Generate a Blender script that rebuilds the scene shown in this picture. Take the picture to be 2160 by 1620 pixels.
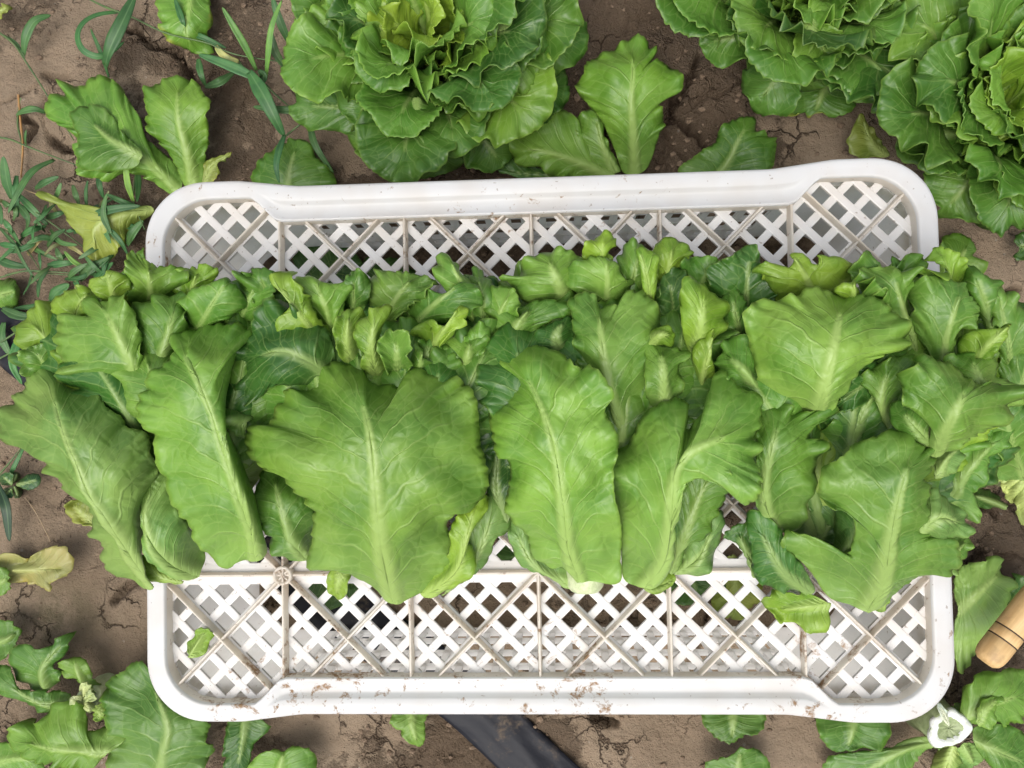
import bpy, math, random
import numpy as np

# ------------------------------------------------------------------ camera, sky, sun, exposure
for o in list(bpy.data.objects): bpy.data.objects.remove(o)
S = bpy.context.scene
COL = S.collection
CAM = np.array([0.01362, 0.02601, 0.76572]); ROT = (0.031282, 0.053112, -0.019764); FPX = 1623.0
cd = bpy.data.cameras.new('camera'); cam = bpy.data.objects.new('camera', cd); COL.objects.link(cam)
cam.location = CAM; cam.rotation_euler = ROT
cd.sensor_fit = 'HORIZONTAL'; cd.sensor_width = 36; cd.lens = FPX / 2160 * 36; cd.clip_start = .01; cd.clip_end = 100
S.camera = cam
SUN_EL, SUN_AZ = math.radians(64), math.radians(205)
w = bpy.data.worlds.new('World'); S.world = w; w.use_nodes = True
nt = w.node_tree; bgn = nt.nodes['Background']
sky = nt.nodes.new('ShaderNodeTexSky'); sky.sky_type = 'NISHITA'; sky.sun_disc = False
sky.sun_elevation = SUN_EL; sky.sun_rotation = SUN_AZ; sky.air_density = 1.0; sky.dust_density = 5.0; sky.ozone_density = 1.0
hs = nt.nodes.new('ShaderNodeHueSaturation'); hs.inputs['Saturation'].default_value = .40        # overcast: the sky is nearly grey
nt.links.new(sky.outputs[0], hs.inputs['Color']); nt.links.new(hs.outputs[0], bgn.inputs[0]); bgn.inputs[1].default_value = 0.15
sl = bpy.data.lights.new('sun', 'SUN'); sl.energy = 1.4; sl.angle = math.radians(55); sl.color = (1, .965, .91)
so = bpy.data.objects.new('sun', sl); COL.objects.link(so)
so.rotation_euler = (math.pi / 2 - SUN_EL, 0, math.pi - SUN_AZ)
S.view_settings.view_transform = 'Standard'; S.view_settings.look = 'None'; S.view_settings.gamma = 1
S.view_settings.exposure = 0.34
S.render.engine = 'CYCLES'
S.cycles.max_bounces = 7; S.cycles.diffuse_bounces = 3; S.cycles.glossy_bounces = 2; S.cycles.transmission_bounces = 4; S.cycles.transparent_max_bounces = 4
S.cycles.caustics_reflective = False; S.cycles.caustics_refractive = False

# ------------------------------------------------------------------ helpers
HT = 0.19                                            # height of the crate's upturned base
def rotm(a, b, c):
    ca, sa, cb, sb, cc, sc = math.cos(a), math.sin(a), math.cos(b), math.sin(b), math.cos(c), math.sin(c)
    return np.array([[cc, -sc, 0], [sc, cc, 0], [0, 0, 1]]) @ np.array([[cb, 0, sb], [0, 1, 0], [-sb, 0, cb]]) @ np.array([[1, 0, 0], [0, ca, -sa], [0, sa, ca]])
RM = rotm(*ROT)
def at(px, py, z):
    """point of the place at height z seen at photo position (px, py); arrays allowed"""
    px, py, z = np.broadcast_arrays(np.asarray(px, float), np.asarray(py, float), np.asarray(z, float))
    d = np.stack([(px - 1080) / FPX, (810 - py) / FPX, -np.ones_like(px)], -1) @ RM.T
    t = (z - CAM[2]) / d[..., 2]
    return CAM + d * t[..., None]
VIEW = {'A': (0, 560, 2.25), 'B': (460, 560, 2.25), 'C': (980, 500, 2.0773), 'D': (1480, 520, 1.975), 'E': (0, 0, 2.7), 'F': (560, 0, 2.4),
        'G': (1400, 0, 2.7), 'H': (0, 1120, 3.0), 'I': (640, 1120, 2.7), 'J': (1360, 1120, 2.7), 'P': (0, 0, 1.0)}
def vp(view, pts):
    x0, y0, s = VIEW[view]; a = np.array(pts, float); a[:, 0] = x0 + a[:, 0] / s; a[:, 1] = y0 + a[:, 1] / s
    return a
def tag(o, label=None, cat=None, group=None, kind=None):
    for k, v in (('label', label), ('category', cat), ('group', group), ('kind', kind)):
        if v: o[k] = v
    return o
def mesh_obj(name, verts, faces, mat, parent=None, smooth=True):
    me = bpy.data.meshes.new(name); me.from_pydata([tuple(v) for v in np.asarray(verts, float)], [], [tuple(f) for f in faces]); me.update()
    if smooth: me.polygons.foreach_set('use_smooth', [True] * len(me.polygons))
    me.materials.append(mat)
    o = bpy.data.objects.new(name, me); COL.objects.link(o)
    if parent: o.parent = parent
    return o
def empty(name, loc):
    o = bpy.data.objects.new(name, None); COL.objects.link(o); o.location = loc; o.empty_display_size = .02
    return o
def put(o, parent):                                   # parent, keeping the mesh where it stands
    o.parent = parent; o.location = [a - b for a, b in zip(o.location, parent.location)]
    return o
def smooth_curve(p, n, closed=False):
    """Catmull-Rom through p, resampled at n points evenly by length of the first two columns"""
    p = np.asarray(p, float)
    q = np.vstack([2 * p[0] - p[1], p, 2 * p[-1] - p[-2]]); seg = []
    t = np.linspace(0, 1, 12, endpoint=False)[:, None]
    for i in range(len(p) - 1):
        a, b, c, d = q[i:i + 4]
        seg.append(.5 * (2 * b + (c - a) * t + (2 * a - 5 * b + 4 * c - d) * t ** 2 + (3 * b - a - 3 * c + d) * t ** 3))
    seg.append(p[-1:]); c = np.vstack(seg)
    L = np.concatenate([[0], np.cumsum(np.linalg.norm(np.diff(c[:, :2], axis=0), axis=1) + 1e-9)])
    s = np.linspace(0, L[-1], n)
    return np.stack([np.interp(s, L, c[:, k]) for k in range(c.shape[1])], 1)
def wob(x, rng, lam, n=5):
    """smooth 1-D noise of wavelength about lam, range about +-1"""
    r = np.zeros_like(x)
    for i in range(n): r += math.sqrt(2 / n) * np.sin(2 * math.pi * x / (lam * rng.uniform(.6, 1.6)) + rng.uniform(0, 6.28))
    return r * .75
def wob2(x, y, rng, lam, n=6):
    r = np.zeros_like(x)
    for i in range(n):
        a = rng.uniform(0, 6.28); k = 2 * math.pi / (lam * rng.uniform(.6, 1.6))
        r += math.sqrt(2 / n) * np.sin(k * (x * math.cos(a) + y * math.sin(a)) + rng.uniform(0, 6.28))
    return r * .75
def hash2(i, j, s):
    v = np.sin(i * 127.1 + j * 311.7 + s * 74.7) * 43758.5453
    return v - np.floor(v)
def vnoise(x, y, s=0):
    i, j = np.floor(x), np.floor(y); u, v = x - i, y - j; u, v = u * u * (3 - 2 * u), v * v * (3 - 2 * v)
    return (hash2(i, j, s) * (1 - u) + hash2(i + 1, j, s) * u) * (1 - v) + (hash2(i, j + 1, s) * (1 - u) + hash2(i + 1, j + 1, s) * u) * v
def fbm(x, y, s=0, o=5):
    r = 0; a = .5
    for k in range(o): r = r + a * vnoise(x, y, s + k); x, y, a = x * 2.03 + 5.1, y * 2.03 + 1.7, a * .5
    return r

# ------------------------------------------------------------------ node helpers
class NT:
    def __init__(s, name):
        s.m = bpy.data.materials.new(name); s.m.use_nodes = True; s.t = s.m.node_tree; s.b = s.t.nodes['Principled BSDF']; s.out = s.t.nodes['Material Output']
    def n(s, typ, **kw):
        nd = s.t.nodes.new(typ)
        for k, v in kw.items():
            if k.startswith('i_'):
                key = k[2:]; nd.inputs[int(key) if key.isdigit() else key.replace('_', ' ')].default_value = v
            else: setattr(nd, k, v)
        return nd
    def l(s, a, b): s.t.links.new(a, b)
    def val(s, x, inp):
        if isinstance(x, (int, float)): inp.default_value = x
        else: s.l(x, inp)
    def math(s, op, a, b=0.0, c=0.0, clamp=False):
        nd = s.n('ShaderNodeMath', operation=op, use_clamp=clamp)
        for x, i in zip((a, b, c), nd.inputs): s.val(x, i)
        return nd.outputs[0]
    def ramp(s, x, lo, hi, a=0.0, b=1.0):
        nd = s.n('ShaderNodeMapRange', interpolation_type='SMOOTHSTEP'); s.val(x, nd.inputs[0])
        for k, v in zip((1, 2, 3, 4), (lo, hi, a, b)): nd.inputs[k].default_value = v
        return nd.outputs[0]
    def mix(s, f, a, b, blend='MIX'):
        nd = s.n('ShaderNodeMix', data_type='RGBA', blend_type=blend); s.val(f, nd.inputs[0])
        for x, i in ((a, nd.inputs[6]), (b, nd.inputs[7])):
            if isinstance(x, tuple): i.default_value = (*x, 1)
            else: s.l(x, i)
        return nd.outputs[2]
    def noise(s, vec, scale, detail=4, rough=.55, dist=0.0):
        nd = s.n('ShaderNodeTexNoise', i_Scale=scale, i_Detail=detail, i_Roughness=rough, i_Distortion=dist)
        if vec is not None: s.l(vec, nd.inputs['Vector'])
        return nd.outputs['Fac']

# ------------------------------------------------------------------ materials
def leaf_material():
    k = NT('lettuce_leaf')
    oi = k.n('ShaderNodeObjectInfo'); at_ = k.n('ShaderNodeAttribute', attribute_name='leafdata')
    sp = k.n('ShaderNodeSeparateColor'); k.l(at_.outputs['Color'], sp.inputs[0]); rib, tt, rr = sp.outputs
    uv = k.n('ShaderNodeUVMap', uv_map='vein'); fl = k.n('ShaderNodeUVMap', uv_map='flat')
    su = k.n('ShaderNodeSeparateXYZ'); k.l(uv.outputs[0], su.inputs[0])
    nz = k.noise(fl.outputs[0], 45, 1)
    ph = k.math('ADD', su.outputs[0], k.math('MULTIPLY', k.math('SUBTRACT', nz, .5), .55))
    d = k.math('ABSOLUTE', k.math('SUBTRACT', k.math('FRACT', ph), .5))
    line = k.ramp(d, .075, .01)
    line = k.math('MULTIPLY', line, k.math('MULTIPLY', k.ramp(rr, .98, .25), k.ramp(rr, .02, .14)))
    ph2 = k.math('MULTIPLY', ph, 3.0)
    d2 = k.math('ABSOLUTE', k.math('SUBTRACT', k.math('FRACT', ph2), .5))
    line2 = k.math('MULTIPLY', k.ramp(d2, .14, 0), k.math('MULTIPLY', k.ramp(rr, .15, .5), k.ramp(rr, 1.0, .7)))
    wv = k.n('ShaderNodeVectorMath', operation='ADD'); k.l(fl.outputs[0], wv.inputs[0])
    cn = k.n('ShaderNodeTexNoise', i_Scale=60, i_Detail=0); k.l(fl.outputs[0], cn.inputs['Vector'])
    sc = k.n('ShaderNodeVectorMath', operation='SCALE', i_Scale=.012); k.l(cn.outputs['Color'], sc.inputs[0]); k.l(sc.outputs[0], wv.inputs[1])
    vo = k.n('ShaderNodeTexVoronoi', feature='DISTANCE_TO_EDGE', i_Scale=78); k.l(wv.outputs[0], vo.inputs['Vector'])
    net = k.ramp(vo.outputs[0], .055, 0)
    base = oi.outputs['Color']
    mott = k.noise(fl.outputs[0], 22, 2); mott2 = k.noise(fl.outputs[0], 160, 1)
    dark = k.mix(1.0, base, (.62, .74, .62), 'MULTIPLY'); lite = k.mix(1.0, base, (1.22, 1.14, 1.1), 'MULTIPLY')
    c = k.mix(k.ramp(mott, .3, .7), dark, lite)
    c = k.mix(k.math('MULTIPLY', k.ramp(mott2, .4, .75), .18), c, lite)
    pale = k.mix(.5, lite, (.36, .50, .16))
    c = k.mix(k.math('MULTIPLY', k.ramp(tt, .40, .0), .34), c, pale)          # paler towards the stalk
    c = k.mix(k.math('MULTIPLY', line, .5), c, pale)
    c = k.mix(k.math('MULTIPLY', line2, .22), c, pale)
    c = k.mix(k.math('MULTIPLY', net, .25), c, pale)
    c = k.mix(k.math('MULTIPLY', k.ramp(rr, .955, 1.0), .45), c, k.mix(.35, lite, (.40, .52, .10)))
    c = k.mix(k.math('MULTIPLY', rib, .88), c, k.mix(.5, lite, (.45, .58, .20)))
    # decay: object alpha below 1 gives yellow, then brown patches growing from the margin
    dec = k.math('SUBTRACT', 1.0, oi.outputs['Alpha'])
    dn = k.noise(fl.outputs[0], 30, 3, .65)
    dm = k.math('ADD', k.math('MULTIPLY', dn, .9), k.math('MULTIPLY', rr, .45))
    th = k.math('SUBTRACT', 1.25, k.math('MULTIPLY', dec, 1.0))
    yel = k.math('MULTIPLY', k.math('SUBTRACT', dm, th), 5.0, clamp=True)
    brn = k.math('MULTIPLY', k.math('SUBTRACT', dm, k.math('ADD', th, .22)), 7.0, clamp=True)
    c = k.mix(k.math('MULTIPLY', yel, .85), c, (.42, .34, .06))
    c = k.mix(k.math('MULTIPLY', brn, .9), c, (.13, .07, .03))
    b = k.b; k.l(c, b.inputs['Base Color'])
    k.val(k.ramp(mott2, .2, .8, .34, .48), b.inputs['Roughness']); b.inputs['Specular IOR Level'].default_value = .5
    hgt = k.math('ADD', k.math('MULTIPLY', k.ramp(vo.outputs[0], 0, .34), .55), 0.0)
    hgt = k.math('ADD', hgt, k.math('MULTIPLY', mott2, .35)); hgt = k.math('ADD', hgt, k.math('MULTIPLY', line, .6)); hgt = k.math('ADD', hgt, k.math('MULTIPLY', line2, .2))
    bm = k.n('ShaderNodeBump', i_Strength=.55, i_Distance=.0012); k.l(hgt, bm.inputs['Height']); k.l(bm.outputs[0], b.inputs['Normal'])
    tr = k.n('ShaderNodeBsdfTranslucent'); k.l(k.mix(1.0, c, (1.25, 1.2, .55), 'MULTIPLY'), tr.inputs[0]); k.l(bm.outputs[0], tr.inputs['Normal'])
    mx = k.n('ShaderNodeMixShader', i_0=.18); k.l(b.outputs[0], mx.inputs[1]); k.l(tr.outputs[0], mx.inputs[2]); k.l(mx.outputs[0], k.out.inputs[0])
    return k.m
def plastic_material(name, col, dirt_lo, dirt_hi, wash, trans=.34):
    k = NT(name); g = k.n('ShaderNodeNewGeometry'); p = g.outputs['Position']
    n1 = k.noise(p, 95, 4, .7, .4); n2 = k.noise(p, 9, 1); n3 = k.noise(p, 420, 1, .6)
    dm = k.math('ADD', k.math('MULTIPLY', n1, .75), k.math('MULTIPLY', n2, .35))
    dirt = k.math('MULTIPLY', k.ramp(dm, dirt_lo, dirt_hi), k.ramp(n3, .3, .6, .45, 1))
    film = k.math('MULTIPLY', k.ramp(k.noise(p, 26, 2, .6), .35, .75), wash)
    ed = k.ramp(g.outputs['Pointiness'], .49, .44)
    c = k.mix(film, col, (.62, .50, .37)); c = k.mix(dirt, c, (.36, .23, .13))
    spk = k.ramp(k.noise(p, 260, 2, .5), .70, .76)
    c = k.mix(k.math('MULTIPLY', spk, .5), c, (.22, .13, .07))
    b = k.b; k.l(c, b.inputs['Base Color']); k.val(k.math('ADD', .38, k.math('MULTIPLY', dirt, .45)), b.inputs['Roughness'])
    b.inputs['Specular IOR Level'].default_value = .4
    bm = k.n('ShaderNodeBump', i_Strength=.35, i_Distance=.0006); k.l(k.math('ADD', dirt, k.math('MULTIPLY', n3, .25)), bm.inputs['Height']); k.l(bm.outputs[0], b.inputs['Normal'])
    tr = k.n('ShaderNodeBsdfTranslucent'); k.l(c, tr.inputs[0])
    mx = k.n('ShaderNodeMixShader', i_0=trans); k.l(b.outputs[0], mx.inputs[1]); k.l(tr.outputs[0], mx.inputs[2]); k.l(mx.outputs[0], k.out.inputs[0])
    return k.m
def soil_material():
    k = NT('soil'); g = k.n('ShaderNodeNewGeometry'); p = g.outputs['Position']
    a = k.n('ShaderNodeAttribute', attribute_name='soil'); sp = k.n('ShaderNodeSeparateColor'); k.l(a.outputs['Color'], sp.inputs[0])
    n1 = k.noise(p, 6, 6, .6); n2 = k.noise(p, 38, 6, .65); n3 = k.noise(p, 230, 5, .7); n4 = k.noise(p, 900, 3, .6)
    c = k.mix(k.ramp(n1, .34, .68), (.250, .186, .125), (.375, .290, .204))
    c = k.mix(k.math('MULTIPLY', k.ramp(n2, .42, .72), .55), c, (.36, .265, .18))
    c = k.mix(k.math('MULTIPLY', k.ramp(n3, .55, .78), .40), c, (.09, .053, .031))
    c = k.mix(k.math('MULTIPLY', k.ramp(n4, .60, .74), .35), c, (.34, .25, .17))
    cm = k.ramp(k.math('ADD', sp.outputs[1], k.math('MULTIPLY', k.math('SUBTRACT', k.noise(p, 60, 6, .7), .5), 2.2)), .35, .8)
    c = k.mix(k.math('MULTIPLY', cm, .42), c, (.125, .078, .048))     # damp crumbly patches
    wn = k.n('ShaderNodeTexNoise', i_Scale=30, i_Detail=4, i_Roughness=.6); k.l(p, wn.inputs['Vector'])
    ws = k.n('ShaderNodeVectorMath', operation='SCALE', i_Scale=.06); k.l(wn.outputs['Color'], ws.inputs[0])
    wa = k.n('ShaderNodeVectorMath', operation='ADD'); k.l(p, wa.inputs[0]); k.l(ws.outputs[0], wa.inputs[1])
    cv = k.n('ShaderNodeTexVoronoi', feature='DISTANCE_TO_EDGE', i_Scale=24); k.l(wa.outputs[0], cv.inputs['Vector'])
    ck = k.math('MULTIPLY', k.ramp(cv.outputs[0], .045, .0), k.ramp(k.noise(p, 14, 3), .48, .62))
    c = k.mix(k.math('MULTIPLY', ck, .75), c, (.06, .036, .022))
    c = k.mix(k.math('MULTIPLY', sp.outputs[0], .8), c, (.05, .03, .018))
    c = k.mix(k.math('MULTIPLY', k.math('MULTIPLY', sp.outputs[2], k.ramp(n2, .35, .6)), .6), c, (.055, .062, .025))   # green algae
    gv = k.n('ShaderNodeTexVoronoi', feature='F1', i_Scale=75); k.l(p, gv.inputs['Vector'])
    grit = k.math('MULTIPLY', k.ramp(gv.outputs['Distance'], .13, .09), k.ramp(k.noise(p, 25, 1), .56, .6))
    c = k.mix(k.math('MULTIPLY', grit, .55), c, (.5, .44, .36))
    b = k.b; k.l(c, b.inputs['Base Color']); b.inputs['Roughness'].default_value = .93; b.inputs['Specular IOR Level'].default_value = .15
    h = k.math('ADD', k.math('MULTIPLY', n2, .55), k.math('MULTIPLY', n3, .45)); h = k.math('ADD', h, k.math('MULTIPLY', n4, .16)); h = k.math('SUBTRACT', h, k.math('MULTIPLY', ck, .55)); h = k.math('ADD', h, k.math('MULTIPLY', k.math('MULTIPLY', cm, n3), .9))
    bm = k.n('ShaderNodeBump', i_Strength=1.0, i_Distance=.012); k.l(h, bm.inputs['Height']); k.l(bm.outputs[0], b.inputs['Normal'])
    return k.m
def simple_material(name, fn):
    k = NT(name); g = k.n('ShaderNodeNewGeometry'); fn(k, g.outputs['Position']); return k.m
def _hose(k, p):
    d = k.math('MULTIPLY', k.ramp(k.noise(p, 30, 6, .7), .52, .75), k.ramp(k.noise(p, 300, 3), .3, .65, .3, 1))
    k.l(k.mix(k.math('MULTIPLY', d, .8), (.012, .013, .018), (.22, .165, .11)), k.b.inputs['Base Color'])
    k.val(k.math('ADD', .5, k.math('MULTIPLY', d, .4)), k.b.inputs['Roughness']); k.b.inputs['Specular IOR Level'].default_value = .22
    bm = k.n('ShaderNodeBump', i_Strength=.4, i_Distance=.002); k.l(k.noise(p, 60, 5), bm.inputs['Height']); k.l(bm.outputs[0], k.b.inputs['Normal'])
def _wood(k, p):
    tc = k.n('ShaderNodeTexCoord'); mp = k.n('ShaderNodeMapping'); mp.inputs['Scale'].default_value = (260, 260, 18); k.l(tc.outputs['Object'], mp.inputs[0])
    n = k.noise(mp.outputs[0], 1, 4, .6); n2 = k.noise(tc.outputs['Object'], 60, 4)
    c = k.mix(k.ramp(n, .3, .7), (.52, .33, .14), (.66, .45, .21)); c = k.mix(k.math('MULTIPLY', k.ramp(n2, .48, .72), .55), c, (.24, .15, .07))
    k.l(c, k.b.inputs['Base Color']); k.b.inputs['Roughness'].default_value = .55
def _groove(k, p):
    k.b.inputs['Base Color'].default_value = (.05, .03, .015, 1); k.b.inputs['Roughness'].default_value = .8
def _steel(k, p):
    k.b.inputs['Base Color'].default_value = (.5, .49, .47, 1); k.b.inputs['Metallic'].default_value = 1
    k.val(k.ramp(k.noise(p, 200, 4), .3, .7, .25, .6), k.b.inputs['Roughness'])
def _grass(k, p):
    oi = k.n('ShaderNodeObjectInfo'); n = k.noise(p, 90, 3)
    c = k.mix(k.ramp(n, .3, .7), oi.outputs['Color'], k.mix(1.0, oi.outputs['Color'], (1.5, 1.35, 1.2), 'MULTIPLY'))
    uv = k.n('ShaderNodeUVMap', uv_map='vein'); su = k.n('ShaderNodeSeparateXYZ'); k.l(uv.outputs[0], su.inputs[0])
    st = k.ramp(k.math('ABSOLUTE', k.math('SUBTRACT', su.outputs[0], .5)), .09, .0)
    c = k.mix(k.math('MULTIPLY', st, .35), c, (.2, .34, .14))
    k.l(c, k.b.inputs['Base Color']); k.b.inputs['Roughness'].default_value = .5
    tr = k.n('ShaderNodeBsdfTranslucent'); k.l(c, tr.inputs[0])
    mx = k.n('ShaderNodeMixShader', i_0=.2); k.l(k.b.outputs[0], mx.inputs[1]); k.l(tr.outputs[0], mx.inputs[2]); k.l(mx.outputs[0], k.out.inputs[0])
def _stump(k, p):
    oi = k.n('ShaderNodeObjectInfo'); n = k.noise(p, 160, 5, .7)
    k.l(k.mix(k.ramp(n, .35, .7), oi.outputs['Color'], k.mix(1.0, oi.outputs['Color'], (.68, .72, .6), 'MULTIPLY')), k.b.inputs['Base Color'])
    k.b.inputs['Roughness'].default_value = .45
    bm = k.n('ShaderNodeBump', i_Strength=.6, i_Distance=.0015); k.l(n, bm.inputs['Height']); k.l(bm.outputs[0], k.b.inputs['Normal'])
def _stone(k, p):
    n = k.noise(p, 700, 3); k.l(k.mix(k.ramp(n, .35, .65), (.13, .088, .057), (.22, .158, .105)), k.b.inputs['Base Color']); k.b.inputs['Roughness'].default_value = .95
M_LEAF = leaf_material()
M_RIM = plastic_material('white_plastic', (.82, .825, .825), .63, .71, .22)
M_BAR = plastic_material('white_plastic_lattice', (.86, .855, .84), .64, .76, .26, .26)
M_WALL = plastic_material('milky_plastic_wall', (.95, .945, .93), .72, .84, .10, .80)
M_RIB = plastic_material('stained_plastic_ribs', (.88, .835, .755), .58, .70, .34, .45)
M_SOIL = soil_material()
M_HOSE = simple_material('black_hose_film', _hose); M_WOOD = simple_material('varnished_wood', _wood); M_GROOVE = simple_material('burnt_groove', _groove)
M_STEEL = simple_material('steel', _steel); M_GRASS = simple_material('grass_blade', _grass); M_STUMP = simple_material('cut_stem', _stump); M_STONE = simple_material('soil_crumb', _stone)

# ------------------------------------------------------------------ ground
def build_ground():
    def axis(a, b, s):
        core = np.arange(a, b, s); o = [core[-1]]; st = s
        while o[-1] < 5: st *= 1.35; o.append(o[-1] + st)
        i = [core[0]]; st = s
        while i[-1] > -5: st *= 1.35; i.append(i[-1] - st)
        return np.concatenate([i[:0:-1], core, o[1:]])
    X, Y = np.meshgrid(axis(-.60, .54, .0023), axis(-.38, .52, .0023), indexing='xy')
    crumb = np.clip((fbm(X * 5 + 3, Y * 5 + 9, 3, 4) - .47) * 7, 0, 1)
    Z = (fbm(X * 3, Y * 3, 1, 3) - .45) * .022 + (fbm(X * 17, Y * 17, 7, 4) - .45) * .010
    Z += crumb * (fbm(X * 70, Y * 70, 11, 4) - .45) * .016 + (fbm(X * 130, Y * 130, 19, 3) - .45) * .0035
    cr = [('E', [(700, 160), (770, 175), (830, 232), (885, 250), (945, 262), (1010, 310), (1032, 385), (1072, 437)], 1), ('E', [(125, 668), (205, 716), (180, 760), (165, 795)], .7),
          ('E', [(285, 788), (350, 838), (412, 855)], .8), ('E', [(250, 430), (330, 450), (380, 440)], .4), ('F', [(2075, 440), (2055, 550), (2085, 605), (2160, 665)], .9),
          ('G', [(185, 335), (160, 430), (112, 520), (50, 610), (60, 680), (142, 722), (240, 822)], 1), ('G', [(20, 690), (62, 660)], .8), ('D', [(1195, 220), (1262, 205), (1335, 168)], .9),
          ('A', [(505, 1610), (560, 1545), (645, 1500)], .6), ('H', [(690, 470), (760, 385), (850, 330)], .5), ('I', [(1640, 1075), (1700, 1110), (1790, 1120)], .7), ('D', [(1165, 1105), (1220, 1080), (1250, 1130)], .6),
          ('J', [(1800, 250), (1880, 190), (1960, 130)], .5), ('P', [(385, 130), (395, 160), (412, 175)], .7)]
    crack = np.zeros_like(X)
    for v, pts, a in cr:
        q = vp(v, pts); q = smooth_curve(np.c_[q], 90); pw = at(q[:, 0], q[:, 1], 0)[:, :2]
        pw = pw + np.c_[wob(np.arange(90.), random.Random(len(pts)), 12), wob(np.arange(90.), random.Random(7), 9)] * .0016
        lo, hi = pw.min(0) - .01, pw.max(0) + .01
        I = np.where((X > lo[0]) & (X < hi[0]) & (Y > lo[1]) & (Y < hi[1]))
        d = np.sqrt(((np.stack([X[I], Y[I]], -1)[:, None] - pw[None]) ** 2).sum(-1)).min(1)
        crack[I] = np.maximum(crack[I], a * np.exp(-(d / .0021) ** 2))
    rs = np.random.RandomState(4); C = np.c_[rs.uniform(-.65, .6, 110), rs.uniform(-.43, .57, 110)]
    wx, wy = X + (fbm(X * 12, Y * 12, 31, 4) - .5) * .05, Y + (fbm(X * 12, Y * 12, 37, 4) - .5) * .05
    d = np.sort(np.sqrt((wx[..., None] - C[:, 0]) ** 2 + (wy[..., None] - C[:, 1]) ** 2), -1)[..., :2]
    core = (np.abs(X) < .7) & (np.abs(Y) < .6)
    vc = np.exp(-((d[..., 1] - d[..., 0]) / .0026) ** 2) * np.clip((fbm(X * 6 + 20, Y * 6, 41, 3) - .46) * 6, 0, 1) * core
    Z -= np.maximum(crack * .020, vc * .011)
    # slight furrow towards the lower left, mound under the standing rows
    Z += .006 * np.exp(-((Y - .36) / .1) ** 2)
    Z -= Z.max() * 0 + .004
    ny, nx = X.shape; idx = np.arange(nx * ny).reshape(ny, nx)
    F = np.stack([idx[:-1, :-1], idx[:-1, 1:], idx[1:, 1:], idx[1:, :-1]], -1).reshape(-1, 4)
    o = mesh_obj('ground', np.stack([X, Y, Z], -1).reshape(-1, 3), F, M_SOIL)
    al = at(117, 1305, 0); alg = np.exp(-(((X - al[0]) / .05) ** 2 + ((Y - al[1]) / .035) ** 2))
    ca = o.data.color_attributes.new('soil', 'FLOAT_COLOR', 'POINT')
    ca.data.foreach_set('color', np.stack([crack, crumb, alg, np.ones_like(X)], -1).ravel())
    tag(o, kind='structure')
    return X, Y, Z, crumb
GX, GY, GZ, GC = build_ground()
gxa, gya = GX[0], GY[:, 0]
def gz(x, y):
    i = np.clip(np.searchsorted(gxa, x), 0, len(gxa) - 1); j = np.clip(np.searchsorted(gya, y), 0, len(gya) - 1)
    return GZ[j, i]
def soil_crumbs():
    rng = random.Random(5); V, F = [], []
    ico = [(0, 0, 1)] + [(math.cos(a) * .89, math.sin(a) * .89, .45) for a in [k * 1.2566 for k in range(5)]] + [(math.cos(a) * .89, math.sin(a) * .89, -.45) for a in [k * 1.2566 + .628 for k in range(5)]] + [(0, 0, -1)]
    fc = [(0, k + 1, (k + 1) % 5 + 1) for k in range(5)] + [(k + 1, k + 6, (k + 1) % 5 + 1) for k in range(5)] + [((k + 1) % 5 + 1, k + 6, (k + 1) % 5 + 6) for k in range(5)] + [(k + 6, 11, (k + 1) % 5 + 6) for k in range(5)]
    n = 0
    while n < 5200:
        x, y = rng.uniform(-.58, .52), rng.uniform(-.36, .5)
        i, j = np.searchsorted(gxa, x), np.searchsorted(gya, y)
        if rng.random() > .2 + .8 * GC[j, i]: continue
        s = .0006 + .0034 * rng.random() ** 6; z = GZ[j, i]; b = len(V)
        for v in ico:
            q = s * rng.uniform(.65, 1.2); V.append((x + v[0] * q * 1.2, y + v[1] * q, z + v[2] * q * .8 + s * .2))
        F += [tuple(b + t for t in f) for f in fc]; n += 1
    tag(mesh_obj('soil_crumbs', V, F, M_STONE, smooth=False), 'loose brown crumbs of earth strewn over the cracked soil', 'soil crumbs', kind='stuff')
soil_crumbs()

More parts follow.
